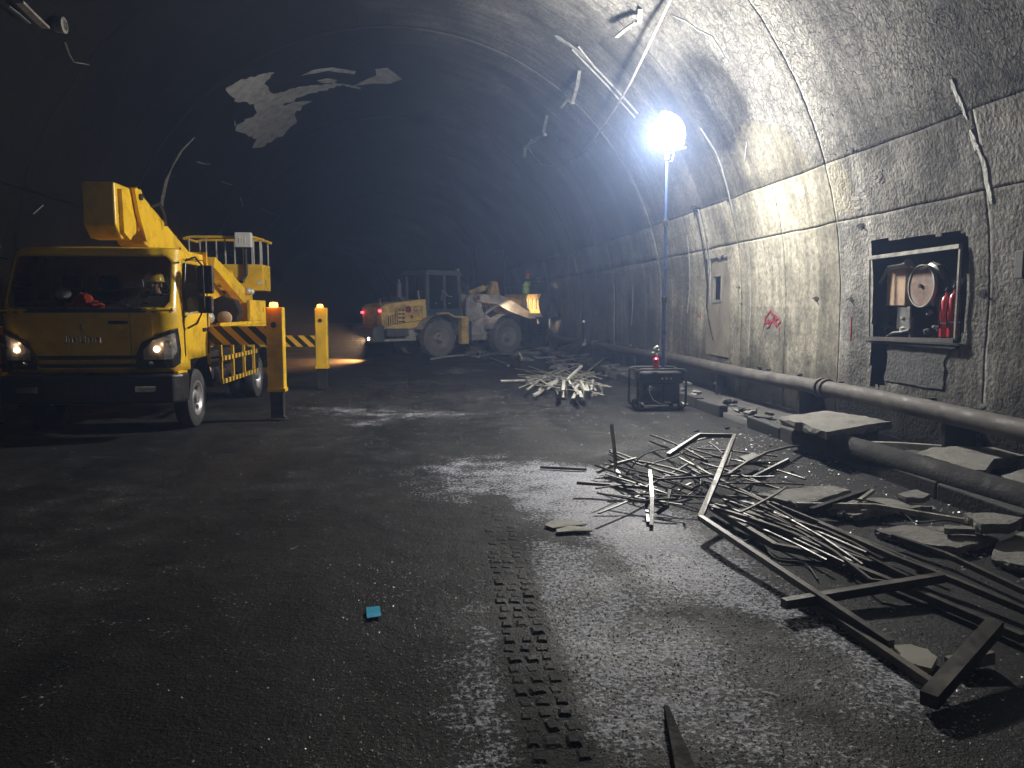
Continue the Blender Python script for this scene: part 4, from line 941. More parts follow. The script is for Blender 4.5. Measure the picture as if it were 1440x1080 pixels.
# ------------------------------------------------------------------ people
def person(name, label, loc, rz, J, vest='hivis', helmet='helmet_red', cloth='cloth_dark', group=None):
    root = empty(name, loc, rz, label, 'person', group)
    base = dict(pelvis=(0,0,.94), spine=(0,0,1.14), chest=(0,0,1.33), neck=(0,0,1.47), head=(0,-.01,1.58), crown=(0,0,1.69))
    for s, k in ((1,'l'),(-1,'r')):
        base.update({k+'sh':(s*.18,0,1.40), k+'el':(s*.24,.0,1.14), k+'wr':(s*.25,-.05,.90), k+'hip':(s*.10,0,.90), k+'kn':(s*.11,-.02,.50), k+'an':(s*.11,.02,.09), k+'toe':(s*.12,-.15,.035)})
    base.update(J)
    rad = dict(pelvis=(.15,.11), spine=(.14,.10), chest=(.16,.11), neck=(.055,.055), head=(.078,.09), crown=(.06,.07))
    for k in 'lr': rad.update({k+'sh':(.065,.065),k+'el':(.045,.045),k+'wr':(.032,.03),k+'hip':(.09,.09),k+'kn':(.062,.062),k+'an':(.045,.045),k+'toe':(.04,.03)})
    names = list(base); E = [('pelvis','spine'),('spine','chest'),('chest','neck'),('neck','head'),('head','crown')]
    for k in 'lr': E += [('chest',k+'sh'),(k+'sh',k+'el'),(k+'el',k+'wr'),('pelvis',k+'hip'),(k+'hip',k+'kn'),(k+'kn',k+'an'),(k+'an',k+'toe')]
    V = [Vector(base[n]) for n in names]; Rr = [rad[n] for n in names]; Ei = [(names.index(a),names.index(b)) for a,b in E]
    for k in 'lr':
        wv, ev = Vector(base[k+'wr']), Vector(base[k+'el']); d = (wv-ev).normalized(); sd = d.cross(Vector((0,0,1)) if abs(d.z) < .9 else Vector((0,1,0))).normalized(); nn = d.cross(sd)
        pi = len(V); V.append(wv+d*.075); Rr.append((.034,.018)); Ei.append((names.index(k+'wr'),pi))
        for q, ln in enumerate((.055,.075,.082,.076,.06)):
            if q == 0: a = wv+d*.06-sd*.045; b = a+d*.045-sd*.02
            else: a = wv+d*.11+sd*(q-2.5)*.02; b = a+d*ln*.8+nn*.03
            i0 = len(V); V += [a,b]; Rr += [(.010,.010),(.008,.008)]; Ei += [(pi,i0),(i0,i0+1)]
    me = bpy.data.meshes.new('body'); me.from_pydata([tuple(p) for p in V], Ei, []); o = bpy.data.objects.new('body', me); C.objects.link(o)
    sk = o.modifiers.new('skin','SKIN'); sub = o.modifiers.new('sub','SUBSURF'); sub.levels = sub.render_levels = 1
    for i, r in enumerate(Rr): me.skin_vertices[0].data[i].radius = r
    me.skin_vertices[0].data[0].use_root = True
    bpy.context.view_layer.update(); dg = bpy.context.evaluated_depsgraph_get(); m2 = bpy.data.meshes.new_from_object(o.evaluated_get(dg)); bpy.data.objects.remove(o)
    m2.name = 'body'; m2.materials.clear(); m2.materials.append(MT[cloth]); m2.materials.append(MT['skin'])
    hd_ = Vector(base['head']); nk = Vector(base['neck'])
    for p in m2.polygons:
        c = p.center; p.use_smooth = True
        if (c-hd_).length < .17 and c.z > nk.z-.01 or any((c-Vector(base[k+'wr'])).length < .2 and (c-Vector(base[k+'el'])).length > (Vector(base[k+'wr'])-Vector(base[k+'el'])).length+.01 for k in 'lr'): p.material_index = 1
    body = bpy.data.objects.new('body', m2); C.objects.link(body); body.parent = root
    f = hd_+Vector((0,-.085,0)); ft = MB(); ft.ball(f+Vector((0,-.012,-.01)), .016, 5, (1,1,1.4)); ft.ball(hd_+Vector((.085,0,-.01)), .022, 5, (.5,1,1.4)); ft.ball(hd_+Vector((-.085,0,-.01)), .022, 5, (.5,1,1.4)); ft.build('nose_and_ears','skin',body,True)
    ey = MB(); [ey.ball(f+Vector((s*.03,.008,.018)), .011, 5) for s in (1,-1)]; ey.box(f+Vector((0,.006,-.045)),(.04,.008,.008)); ey.build('eyes_and_mouth','cloth_dark',body,True)
    MB().ball(hd_+Vector((0,.02,.02)), .098, 8, (.95,1.02,1.0)).build('hair','cloth_dark',body,True) if helmet is None else None
    if helmet:
        hm = MB(); n = 16; prof = [(.150,0.0),(.125,.012),(.122,.05),(.105,.10),(.06,.135),(.005,.145)]; hm.lathe(prof,'z',hd_+Vector((0,.0,.035)),n); hm.box(hd_+Vector((0,-.14,.042)),(.16,.07,.012)); hm.build('helmet',helmet,root,True,bevel=.004)
    if vest:
        sp = [Vector(base['pelvis'])+Vector((0,0,-.06)), Vector(base['pelvis'])+(Vector(base['spine'])-Vector(base['pelvis']))*.5, Vector(base['spine']), Vector(base['chest']), Vector(base['chest'])+(Vector(base['neck'])-Vector(base['chest']))*.55]
        wd = [(.185,.145),(.175,.135),(.18,.135),(.205,.14),(.15,.10)]
        vm = MB(); n = 18
        vm.add([p+Vector((a*math.cos(2*math.pi*j/n), b*math.sin(2*math.pi*j/n),0)) for p,(a,b) in zip(sp,wd) for j in range(n)], [(i*n+j,i*n+(j+1)%n,(i+1)*n+(j+1)%n,(i+1)*n+j) for i in range(4) for j in range(n)])
        v_ = vm.build('vest',vest,root,True)
        for u in (1.0,2.4):
            i = int(u); k = u-i; c = sp[i].lerp(sp[i+1],k); a = wd[i][0]*(1-k)+wd[i+1][0]*k+.004; b = wd[i][1]*(1-k)+wd[i+1][1]*k+.004; bn = MB()
            bn.add([c+Vector((a*math.cos(2*math.pi*j/n),b*math.sin(2*math.pi*j/n),dz)) for dz in (-.025,.025) for j in range(n)], [(j,(j+1)%n,n+(j+1)%n,n+j) for j in range(n)]); bn.build('reflective_band','hivis_band',v_)
    return root

# driver behind the wheel
person('person','driver in lime safety vest and yellow cap behind the truck windscreen',(-4.27+.48,10.8+.06,.42),0,
       dict(pelvis=(0,.05,.90),spine=(0,.08,1.08),chest=(0,.05,1.27),neck=(0,.02,1.40),head=(0,-.01,1.51),crown=(0,0,1.62),
            lsh=(.18,.03,1.33),lel=(.24,-.18,1.12),lwr=(.17,-.42,1.10),rsh=(-.18,.03,1.33),rel=(-.24,-.18,1.12),rwr=(-.17,-.42,1.12),
            lhip=(.10,.0,.87),lkn=(.13,-.36,.92),lan=(.13,-.42,.66),ltoe=(.13,-.5,.64),rhip=(-.10,0,.87),rkn=(-.13,-.36,.92),ran=(-.13,-.42,.66),rtoe=(-.13,-.5,.64)), helmet='helmet_yellow')
# orange bundle and helmet on the dashboard, paper by the wheel
cl = MB()
for k in range(9): cl.rock((-.42+.05*k+random.uniform(-.02,.02), -.60+random.uniform(-.05,.05), 1.60+.10*math.exp(-((k-4)/2.4)**2)+.02), (.15,.12,.13+.07*(k in (3,4,5))), random.random()*3)
cl.v = [(x-4.27+.07,y+10.8,z) for x,y,z in cl.v]
own('safety_vest', cl, 'orange_cloth', 'crumpled orange safety vest lying on the truck dashboard','vest')
own('cap', MB().ball((-4.27-.42,10.24,1.80), .085, 8, (1.1,1,.8)).box((-4.27-.42,10.16,1.76),(.12,.08,.015)), 'paper','white cap on the orange vest on the dashboard','cap',smooth=True)
own('paper_sheet', MB().box((-4.27+.76,10.8-.62,1.705),(.26,.14,.012),rx=1.1,rz=.12), 'paper','grey paper sheet leaning inside the windscreen in front of the driver','paper')

# ------------------------------------------------------------------ wheel loader
LH = R_(33)
LO = empty('wheel_loader', (-.49,26.6,0), LH, 'dirty yellow wheel loader with raised bucket against the far right wall','loader')
def lw(c, s):
    o = wheel('wheel', LO, c, .64, .46, s, .34, .12, 'loader_rim', 'loader_rubber', lugs=18, nut=8); o.rotation_euler = (0,0,math.pi/2); return o
for x in (0,2.9):
    for s in (-1,1): lw((x,s*.86,.63), s)
    MB().tube([(x,-.8,.63),(x,.8,.63)], .14, 12).build('axle','loader_grey',LO)
MB().bb((-1.9,-.45,.55),(1.25,.45,1.0)).build('rear_frame','loader_grey',LO,bevel=.03)
hood = MB().prism([(-1.95,.95),(-1.98,1.66),(-1.80,1.78),(-.22,1.95),(-.20,1.30),(-.62,1.02),(-.9,.95)],'y',-.66,.66).build('engine_hood','loader_yellow',LO,bevel=.03)
# side grille slots, lettering, badge (both sides)
for s in (-1,1):
    Y0 = s*.668
    for k in range(5): MB().box((-1.72+.08*k,Y0,1.22+.02*k),(.03,.012,.34)).build('vent_slot','black_metal',hood)
    for k in range(4):
        for j in range(2): MB().box((-1.30+.0*k+j*.13,Y0,1.20+.125*k),(.10,.010,.05)).build('side_character','black_metal',hood)
    MB().lathe([(.115,s*.664),(.115,s*.674)],'y',(-.98,0,1.60),18).build('round_badge','red_spray',hood)
    Mx = Matrix.Translation((-.62,s*.672,1.60)) @ (Matrix.Rotation(0 if s < 0 else math.pi,4,'Z')) @ Matrix.Rotation(R_(90),4,'X')
    text_part('side_lettering','G-3',.22,'black_metal',hood,Mx,.003)
    MB().tube([(-1.5,Y0,1.12),(-.45,Y0,1.24),(-.42,Y0,1.72),(-1.42,Y0,1.62),(-1.5,Y0,1.12)], .010, 5).build('panel_seam','black_metal',hood)
    MB().ball((-.85,Y0,1.36), .06, 6, (1,.15,1)).build('red_smear','red_spray',hood)
MB().prism([(-2.32,.55),(-2.32,1.0),(-2.05,1.1),(-1.9,1.1),(-1.9,.55)],'y',-.75,.75).build('counterweight','loader_dark',LO,bevel=.05)
MB().bb((-1.85,-.80,.72),(-1.05,-.46,.98)).build('battery_box','loader_dark',LO,bevel=.02)
MB().lathe([(.10,0),(.12,.02),(.12,.55),(.06,.58),(.05,.70)],'z',(-.85,.15,1.9),14).build('exhaust_muffler','loader_dark',LO,True)
MB().lathe([(.10,0),(.10,.08),(.13,.09),(.13,.13)],'z',(-.95,-.25,1.86),12).build('air_cleaner','loader_dark',LO,True)
MB().tube([(-.45,-.5,1.93),(-.50,-.5,2.22)], .025, 6).build('grab_handle','pale_metal',LO)
MB().tube([(-1.95,-.62,1.72),(-2.02,-.66,1.9),(-1.97,-.66,1.95)], .018, 6).build('rear_handle','pale_metal',LO)
for yy, xx, zz in ((-.60,-2.0,1.55),(.55,-2.02,1.5)):
    MB().box((xx,yy,zz),(.05,.10,.07)).build('tail_light','tail_lamp',LO)
# cab
cx0, cx1, cz0, cz1 = -.28, 1.12, 1.05, 2.86
MB().bb((cx0,-.70,cz0),(cx1,.70,1.62)).build('cab_lower','loader_blue',LO,bevel=.03)
MB().prism([(cx0-.08,2.74),(cx0,2.90),(cx1-.1,2.90),(cx1,2.74)],'y',-.76,.76).build('cab_roof','loader_dark',LO,bevel=.03)
for x0, x1 in ((cx0+.03,cx0+.03),(.42,.42),(cx1-.03,cx1-.14)):
    for s in (-1,1): MB().tube([(x0,s*.67,1.6),(x1,s*.67,2.82)], .05, 6, w=(.055,.05)).build('cab_pillar','loader_dark',LO)
for s in (-1,1): MB().bb((cx0+.06,s*.672,1.62),(cx1-.1,s*.680,2.80)).build('cab_window','glass_loader',LO)
MB().add([(cx1-.03,-.64,1.62),(cx1-.03,.64,1.62),(cx1-.14,.64,2.8),(cx1-.14,-.64,2.8)],[(0,1,2,3)]).build('front_window','glass_loader',LO)
MB().bb((.0,-.25,1.62),(.45,.25,1.78)).build('seat','seat_cloth',LO,bevel=.04); MB().bb((-.1,-.25,1.7),(.05,.25,2.25)).build('seat_back','seat_cloth',LO,bevel=.04)
stw = MB(); stw.tube([(.72+.06*math.sin(a),.18*math.cos(a),2.0+.14*math.sin(a)) for a in np.linspace(0,6.283,16)], .015, 5, cap=False); stw.tube([(.72,0,2.0),(.85,0,1.65)], .02, 5); stw.build('steering_wheel','pale_metal',LO,True)
MB().tube([(.3,-.69,1.9),(.33,-.72,2.25),(.55,-.72,2.05),(.75,-.7,2.02)], .014, 5).build('door_rail','pale_metal',LO)
for x in (.08,.62): MB().ball((x,-.70,1.80), .03, 5).build('door_hinge','pale_metal',LO)
MB().box((cx1-.12,-.62,2.92),(.10,.14,.11)).build('roof_lamp','loader_grey',LO,bevel=.01)
MB().bb((cx1+.06,-1.02,2.1),(cx1+.10,-.84,2.45)).build('mirror','loader_dark',LO)
MB().tube([(cx1-.1,-.7,2.5),(cx1+.08,-.93,2.5),(cx1+.08,-.93,2.2)], .012, 5).build('mirror_arm','loader_dark',LO)
# rear mudguards, steps
for s in (-1,1):
    mg = MB()
    for i in range(9):
        a0, a1 = R_(5+17*i), R_(5+17*(i+1)); mg.add([(.76*math.cos(a),s*q,.66+.76*math.sin(a)) for a in (a0,a1) for q in (.55,1.12)],[(0,1,3,2)])
    mg.build('rear_mudguard','loader_grey',LO)
    MB().tube([(-.05,s*1.0,1.46),(.30,s*1.02,1.48),(.55,s*1.02,1.36),(1.05,s*1.02,1.33)], .05, 6, w=(.09,.03)).build('fender_edge','loader_yellow',LO)
    MB().bb((.90,s*.80,.42),(1.20,s*1.02,1.32)).build('step_box','loader_yellow',LO,bevel=.02)
    MB().bb((1.21,s*.74,.45),(1.36,s*.98,1.2)).build('step_side','loader_blue',LO,bevel=.02)
    mg = MB()
    for i in range(7):
        a0, a1 = R_(55+15*i), R_(55+15*(i+1)); mg.add([(2.9+.78*math.cos(a),s*q,.66+.78*math.sin(a)) for a in (a0,a1) for q in (.58,1.10)],[(0,1,3,2)])
    mg.build('front_mudguard','loader_grey',LO)
MB().lathe([(.14,.45),(.14,1.1)],'z',(1.5,0,0),14).build('articulation_pin','loader_grey',LO)
for s in (-1,1): MB().tube([(1.0,s*.35,.72),(2.1,s*.45,.72)], .05, 8).build('steering_cylinder','pale_metal',LO,True)
MB().bb((1.6,-.42,.5),(3.5,.42,1.05)).build('front_frame','loader_grey',LO,bevel=.03)
for s in (-1,1):
    MB().prism([(1.6,.9),(1.55,1.95),(1.75,2.12),(2.15,2.05),(2.3,1.5),(3.0,1.05),(3.0,.9)],'y',s*.28,s*.36).build('boom_tower','loader_grey',LO,bevel=.015)
    lf = MB().prism([(1.78,2.02),(1.88,2.14),(2.9,2.13),(3.5,1.92),(4.25,1.55),(4.62,1.44),(4.66,1.27),(4.35,1.25),(3.5,1.50),(2.85,1.78),(1.9,1.86)],'y',s*.44,s*.52).build('lift_arm','loader_grey' if s < 0 else 'loader_yellow',LO,bevel=.015)
    MB().lathe([(.08,s*.52),(.08,s*.56)],'y',(1.95,0,2.0),12).build('arm_pin','red_spray',lf)
    MB().tube([(1.85,s*.40,1.2),(2.9,s*.42,1.75)], .06, 8).build('lift_cylinder','pale_metal',LO,True)
    hl = MB().box((2.12,s*.80,1.66),(.10,.16,.14)).build('work_lamp','loader_dark',LO,bevel=.02)
    MB().ball((2.17,s*.80,1.66), .055, 6, (.3,1,1)).build('bulb','loader_bulb',hl,True)
    MB().tube([(2.1,s*.80,1.6),(2.1,s*.72,1.4)], .02, 5).build('lamp_stalk','loader_dark',hl)
MB().prism([(2.75,2.02),(2.95,2.62),(3.15,2.60),(3.25,2.15),(3.1,1.9)],'y',-.10,.10).build('tilt_rocker','loader_yellow',LO,bevel=.02)
MB().tube([(1.95,0,2.15),(2.6,0,2.38)], .11, 10).build('tilt_cylinder','loader_yellow',LO,True)
MB().tube([(2.6,0,2.38),(3.02,0,2.56)], .035, 8).build('cylinder_rod','chrome',LO,True)
MB().tube([(3.12,0,2.05),(4.3,0,1.85)], .06, 8, w=(.05,.09)).build('tilt_link','loader_yellow',LO)
# bucket: back, floor, two cheeks, cutting edge, teeth
bk2 = empty('bucket'); bk2.parent = LO; BW = 1.08
prof = [(4.42,2.16),(4.30,1.98),(4.28,1.72),(4.36,1.46),(4.52,1.32),(4.8,1.28),(5.22,1.34)]
th = [(x+.03,z+.03) for x,z in prof[::-1]]
MB().prism(prof[:4]+[(x+.03,z+.01) for x,z in prof[:4][::-1]],'y',-BW,BW).build('bucket_back','loader_yellow',bk2)
MB().prism(prof[3:]+[(x,z+.04) for x,z in prof[3:][::-1]],'y',-BW,BW).build('bucket_floor','loader_dark',bk2)
for s in (-1,1): MB().prism(prof+[(5.18,1.5),(4.75,2.14)],'y',s*BW,s*(BW+.03)).build('bucket_cheek','loader_dark',bk2)
for k in range(6): MB().prism([(5.18,1.31),(5.38,1.36),(5.18,1.38)],'y',-BW+.05+k*.4,-BW+.15+k*.4).build('bucket_tooth','loader_dark',bk2)
for k in range(9): MB().bb((4.255,-BW+.12+k*.23,1.62),(4.30,-BW+.16+k*.23,2.0)).build('back_rib','loader_grey',bk2)
for k, yy in enumerate((-.9,-.2)): MB().tube([(5.0,yy,1.28),(5.02,yy,.85+.2*k)], .03, 6, w=(.04,.02)).build('hanging_strip','loader_grey',bk2)
# lit lamps of the loader
def spot(name, loc, tgt, power, col, ang, parent, blend=.6, rad=.05):
    l = bpy.data.lights.new(name,'SPOT'); l.energy = power; l.color = col; l.spot_size = R_(ang); l.spot_blend = blend; l.shadow_soft_size = rad
    o = bpy.data.objects.new(name,l); C.objects.link(o); o.parent = parent; o.location = loc
    o.rotation_euler = (Vector(tgt)-Vector(loc)).to_track_quat('-Z','Y').to_euler(); return o
spot('work_lamp_beam', (2.25,-.80,1.66), (4.45,-.55,1.62), 560, (1,.74,.46), 36, LO)
rl = MB().box((-2.37,-.62,.66),(.10,.22,.12)).build('reversing_lamp','loader_dark',LO,bevel=.02); MB().ball((-2.42,-.62,.66), .05, 6, (.4,1,1)).build('bulb','loader_bulb',rl,True)
spot('reversing_lamp_beam', (-2.52,-.60,.66), (-4.0,-.25,0), 2600, (1,.44,.13), 125, LO, .8)

# worker standing in the raised bucket
M_ = Matrix.Translation((-.49,26.6,0)) @ Matrix.Rotation(LH,4,'Z'); pw_ = M_ @ Vector((4.78,.25,1.32))
person('person','worker in lime safety vest and red helmet standing in the loader bucket', pw_, R_(70),
       dict(rsh=(-.18,0,1.40),rel=(-.28,-.20,1.36),rwr=(-.25,-.45,1.44),lsh=(.18,-.02,1.40),lel=(.25,-.18,1.25),lwr=(.18,-.40,1.32),chest=(0,-.04,1.33),neck=(0,-.06,1.47),head=(0,-.08,1.57),crown=(0,-.08,1.68)), helmet='helmet_red')

# ------------------------------------------------------------------ wall pipe
wp = MB(); yy = np.concatenate([np.arange(-2,40,.8)])
wp.tube([(5.08+float(cxY(y))+.7, y, .555+.015*math.sin(y*.9)) for y in yy], .102, 14)
pipe = wp.build('wall_pipe','pipe_grey',None,True); tag(pipe,'long grey pipe running along the foot of the right wall','pipe')
for y in (3.2,9.65,16.1,22.5,29):
    x = 5.08+float(cxY(y))+.7
    c_ = MB(); [c_.lathe([(.10,-.03),(.128,-.028),(.128,.028),(.10,.03)],'y',(x,y+d,.555+.015*math.sin(y*.9)),16) for d in (-.07,.07)]; c_.build('coupling','pipe_grey',pipe,True)
for y in np.arange(1,38,3.1):
    x = 5.08+float(cxY(y))+.7; MB().bb((x-.02,y-.03,.05),(x+.32,y+.03,.46)).build('pipe_support','black_metal',pipe)
for k in range(26):
    y = random.uniform(5.5,22); x = 5.08+float(cxY(y))+.7
    MB().rock((x+random.uniform(0,.12),y,.665),(random.uniform(.03,.10),random.uniform(.04,.14),random.uniform(.03,.07)),random.random()*3).build('mortar_lump','rubble',pipe)
# fallen dark duct on the walkway edge
pts = [G(1128,614,.15), G(1240,645,.15), G(1345,678,.15), G(1470,715,.15), G(1640,770,.15)]
own('fallen_duct', MB().tube(pts, .14, 14), 'duct_dark','thick dark duct lying along the road edge behind the tube heap','duct',smooth=True)

# ------------------------------------------------------------------ fire cabinet in the niche
XF = 5.34
fc = empty('fire_cabinet', (XF+.1, 8.6, 1.0), 0, 'open steel fire cabinet frame set in the broken wall niche','cabinet')
fo = Vector((XF+.1,8.6,1.0))
cor = [PX(1223,363,XF), PX(1351,346,XF), PX(1343,479,XF), PX(1222,476,XF)]
for nm_, a, b, rr in (('top_rail',0,1,.022),('side_rail',1,2,.013),('bottom_rail',2,3,.024),('side_rail',3,0,.010)):
    MB().tube([cor[a]-fo,cor[b]-fo], rr, 4, w=(rr,rr)).build(nm_,'tube_pale' if nm_ != 'bottom_rail' else 'pipe_grey',fc)
yk = [c.y for c in cor]; zk = [c.z for c in cor]
MB().bb((XF+.55-fo.x,min(yk)-fo.y,min(zk)-fo.z),(XF+.57-fo.x,max(yk)-fo.y,max(zk)-fo.z)).build('back_plate','niche_dark',fc)
MB().bb((XF-fo.x,min(yk)-fo.y,min(zk)-.05-fo.z),(XF+.55-fo.x,max(yk)-fo.y,min(zk)-.02-fo.z)).build('shelf','niche_dark',fc)
XI = 5.52
a, b = PX(1248,378,XI), PX(1272,430,XI)
own('wooden_box', MB().bb((XI,b.y,b.z),(XI+.12,a.y,a.z)), 'wood_tan','tan wooden box hanging left of the hose reel in the wall niche','box',bevel=.01)
a, b = PX(1260,431,XI), PX(1276,463,XI)
own('metal_plate', MB().bb((XI+.02,b.y,b.z),(XI+.05,a.y,a.z)), 'soot_metal','grey metal plate below the wooden box in the wall niche','plate')
hn = [PX(x,y,XI) for x,y in ((1238,398),(1243,388),(1247,380),(1256,377))]; h2 = [PX(x,y,XI-.03) for x,y in ((1250,377),(1268,374),(1275,372),(1278,370))]
vp = MB(); vp.tube(hn, .022, 8); vp.tube(h2, [.028,.026,.035,.055], 10); own('nozzle_pipe', vp, 'pale_metal','white nozzle and bent pipe above the wooden box in the niche','nozzle',smooth=True)
c = PX(1296,402,XI); rr = abs(PX(1296,373,XI).z-c.z)
hr_ = empty('hose_reel', (c.x,c.y,c.z-rr), 0, 'round rusty hose reel in the middle of the wall niche','hose reel')
MB().lathe([(rr,0),(rr,.02)],'x',(-.0,0,rr),32).build('reel_face','reel_face',hr_,True)
MB().lathe([(rr*.98,-.012),(rr*1.04,-.012),(rr*1.04,.03),(rr*.98,.03)],'x',(0,0,rr),32,False).build('rim','pale_metal',hr_,True)
MB().lathe([(.025,-.02),(.02,.0)],'x',(0,0,rr),10).build('hub','black_metal',hr_)
MB().lathe([(rr*.5,.03),(rr*.5,.16),(rr,.17),(rr,.19)],'x',(0,0,rr),24).build('drum','black_metal',hr_)
own('hose_coil', MB().tube([PX(x,y,XI+.1) for x,y in ((1301,376),(1312,374),(1320,378),(1325,388))], [.02,.05,.06,.03], 8), 'tube_pale','pale curved hose hump behind the hose reel','hose',smooth=True)
for k,(x0,x1,yt,lab) in enumerate(((1324,1334,412,'red fire extinguisher nearer the hose reel'),(1336,1344,408,'red fire extinguisher against the right side of the cabinet'))):
    p0 = PX((x0+x1)/2,474,XI+.02); p1 = PX((x0+x1)/2,yt,XI+.02); h = p1.z-p0.z; r_ = .062
    e = empty('fire_extinguisher', p0, 0, lab, 'extinguisher','extinguishers in the niche')
    MB().lathe([(r_*.95,0),(r_,.02),(r_,h*.80),(r_*.75,h*.90),(r_*.35,h*.95),(r_*.3,h)],'z',(0,0,0),18).build('cylinder','red_paint',e,True)
    MB().lathe([(r_*1.01,h*.30),(r_*1.02,h*.31),(r_*1.02,h*.33),(r_*1.01,h*.34)],'z',(0,0,0),18).build('band','paper',e)
    MB().tube([(0,0,h),(0,0,h+.03),(-.03,-.03,h+.05),(-.05,-.05,h+.02)], .012, 6).build('valve','black_metal',e,True)
    MB().tube([(.02,0,h),(-.05,.03,h*.9),(-.075,.02,h*.5),(-.07,.0,h*.2)], .010, 6).build('hose','black_plastic',e,True)
jk = [((1281,450),(1281,474),.016,'vertical steel stub'),((1248,470),(1277,466),.014,'low bent hose'),((1296,446),(1310,430),.010,'slanting rod')]
own('standpipe', MB().tube([PX(1281,446,XI),PX(1281,474,XI)], .025, 8), 'soot_metal','short grey standpipe below the hose reel in the niche','pipe')
own('hose', MB().tube([PX(x,y,XI-.03) for x,y in ((1248,473),(1256,468),(1268,467),(1279,464))], .016, 8), 'soot_metal','limp grey hose along the sill of the wall niche','hose',smooth=True)
own('valve', MB().lathe([(.03,0),(.06,.02),(.06,.06),(.02,.08),(.02,.16),(.05,.17),(.05,.19)],'z',PX(1272,468,XI+.05),12), 'pale_metal','small valve beside the standpipe in the niche','valve',smooth=True)
for x, y, s, lab in ((1302,468,.07,'blackened fitting low below the hose reel'),(1308,440,.05,'small blackened fitting just under the rim of the hose reel'),(1318,462,.06,'blackened fitting next to the red extinguishers'),(1244,462,.06,'blackened fitting at the left end of the niche sill')):
    p = PX(x,y,XI+.08); b_ = MB(); [b_.rock(p+Vector((random.uniform(-.03,.03),random.uniform(-.04,.04),random.uniform(-.02,.03))),(s,s*1.3,s*.8),random.random()*3) for _ in range(4)]
    own('fitting', b_, 'soot_metal',lab,'fitting','blackened fittings in the niche')
# a small fixing with dark socket at the right edge of the picture
p = PX(1436,372,5.36); own('socket_box', MB().box(p,(.05,.11,.26)), 'stain_grey','small pale socket box on the wall at the right edge','socket',bevel=.01)
# ------------------------------------------------------------------ debris: tube heap in the right foreground
def tubes(spec, name, m, label, cat, group, r=.016, sq=True):
    for s in spec:
        pts = [G(*p) if len(p) == 3 else G(p[0],p[1],.03) for p in s]
        rk = random.Random(len(C.objects)); q = []
        for a_, b_ in zip(pts[:-1],pts[1:]):
            n_ = 4; ln_ = (b_-a_).length; bow = Vector((rk.gauss(0,.035)*ln_, rk.gauss(0,.02)*ln_, abs(rk.gauss(0,.012))*ln_))
            q += [a_.lerp(b_,k/n_)+bow*math.sin(math.pi*k/n_) for k in range(n_)]
        q.append(pts[-1]); sq_ = sq and rk.random() < .65; r_ = r*rk.uniform(.7,1.25); m_ = m if rk.random() < .6 else rk.choice(['tube_rust','soot_metal','tube_steel'])
        if rk.random() < .3: q.append(q[-1]+Vector((rk.uniform(-.12,.12),rk.uniform(-.12,.12),rk.uniform(0,.06))))
        mb = MB(); mb.tube(q, r_, 8, w=(r_,r_*rk.uniform(.5,1)) if sq_ else None); own(name, mb, m_, label, cat, group, smooth=not sq_)
def one(name, pts, m, label, cat, r=.017, sq=True, group=None):
    mb = MB(); mb.tube([G(*p) for p in pts], r, 8, w=(r,r) if sq else None); return own(name, mb, m, label, cat, group, smooth=not sq)
one('bent_tube', [(940,640,.30),(984,612,.42),(1033,613,.44),(1009,672,.30),(985,728,.14),(1120,818,.09),(1253,906,.05)], 'tube_steel','long bent tube frame rising out of the tube heap','frame', .019)
one('steel_tube', [(1128,838,.03),(1220,900,.03),(1316,966,.03)], 'tube_steel','straight steel tube lying below the bent frame, nearest the camera','tube', .019)
one('steel_tube', [(1102,849,.06),(1215,830,.07),(1325,812,.09)], 'tube_steel','short thick tube lying crosswise over the bent frame','tube', .024)
e1 = MB(); e1.tube([G(1306,985,.05),G(1400,879,.16)], .03, 8, w=(.034,.03)); e1.rock(G(1350,935,.10),(.06,.06,.06)); own('steel_post', e1, 'tube_steel','stout short post lying at the right end of the heap','post')
one('steel_tube', [(1335,935,.03),(1392,922,.05)], 'tube_pale','short pale stub beside the stout post','tube', .028)
one('steel_tube', [(840,664,.05),(868,652,.10),(895,645,.12)], 'tube_pale','pale tube sticking out at the left end of the heap','tube', .014)
one('hooked_tube', [(860,598,.45),(864,632,.25),(866,660,.08),(873,672,.04),(888,674,.05)], 'tube_pale','hooked tube standing up at the left end of the heap','tube', .016)
one('steel_post', [(914,662,.24),(917,700,.14),(916,740,.02)], 'tube_steel','short upright stub at the front of the heap','post', .014)
one('bent_bracket', [(924,722,.02),(938,712,.08),(942,690,.16)], 'tube_steel','small bent bracket beside the upright stub','bracket', .014)
one('bent_bracket', [(910,700,.12),(909,715,.05),(912,735,.02)], 'black_metal','dark curved strap at the foot of the upright stub','strap', .012)
one('steel_tube', [(1000,713,.06),(1090,768,.06),(1160,782,.04),(1300,838,.04),(1440,898,.04)], 'tube_steel','long dark tube running from the heap to the right edge, front one','tube', .021)
one('steel_tube', [(1152,737,.09),(1260,785,.09),(1350,820,.08),(1450,862,.07)], 'tube_steel','long dark tube running to the right edge, second from the front','tube', .018)
one('steel_tube', [(1255,754,.08),(1330,780,.07),(1450,836,.06)], 'tube_steel','long dark tube running to the right edge, third from the front','tube', .016)
one('steel_tube', [(1165,782,.02),(1215,800,.02)], 'tube_pale','short shiny tube between the long tubes','tube', .014)
one('steel_tube', [(1200,624,.22),(1265,626,.22),(1324,630,.22)], 'pale_metal','straight pale bar lying before the broken slabs','bar', .028)
one('steel_tube', [(1120,710,.10),(1230,712,.10),(1385,738,.10)], 'tube_pale','long flat bar crossing in front of the slabs','bar', .02)
one('steel_tube', [(1060,672,.05),(1110,647,.22)], 'tube_steel','slanting dark tube leaning behind the heap','tube', .02)
one('steel_tube', [(1140,718,.10),(1222,690,.14)], 'duct_dark','dark stub crossing the flat bar','bar', .02)
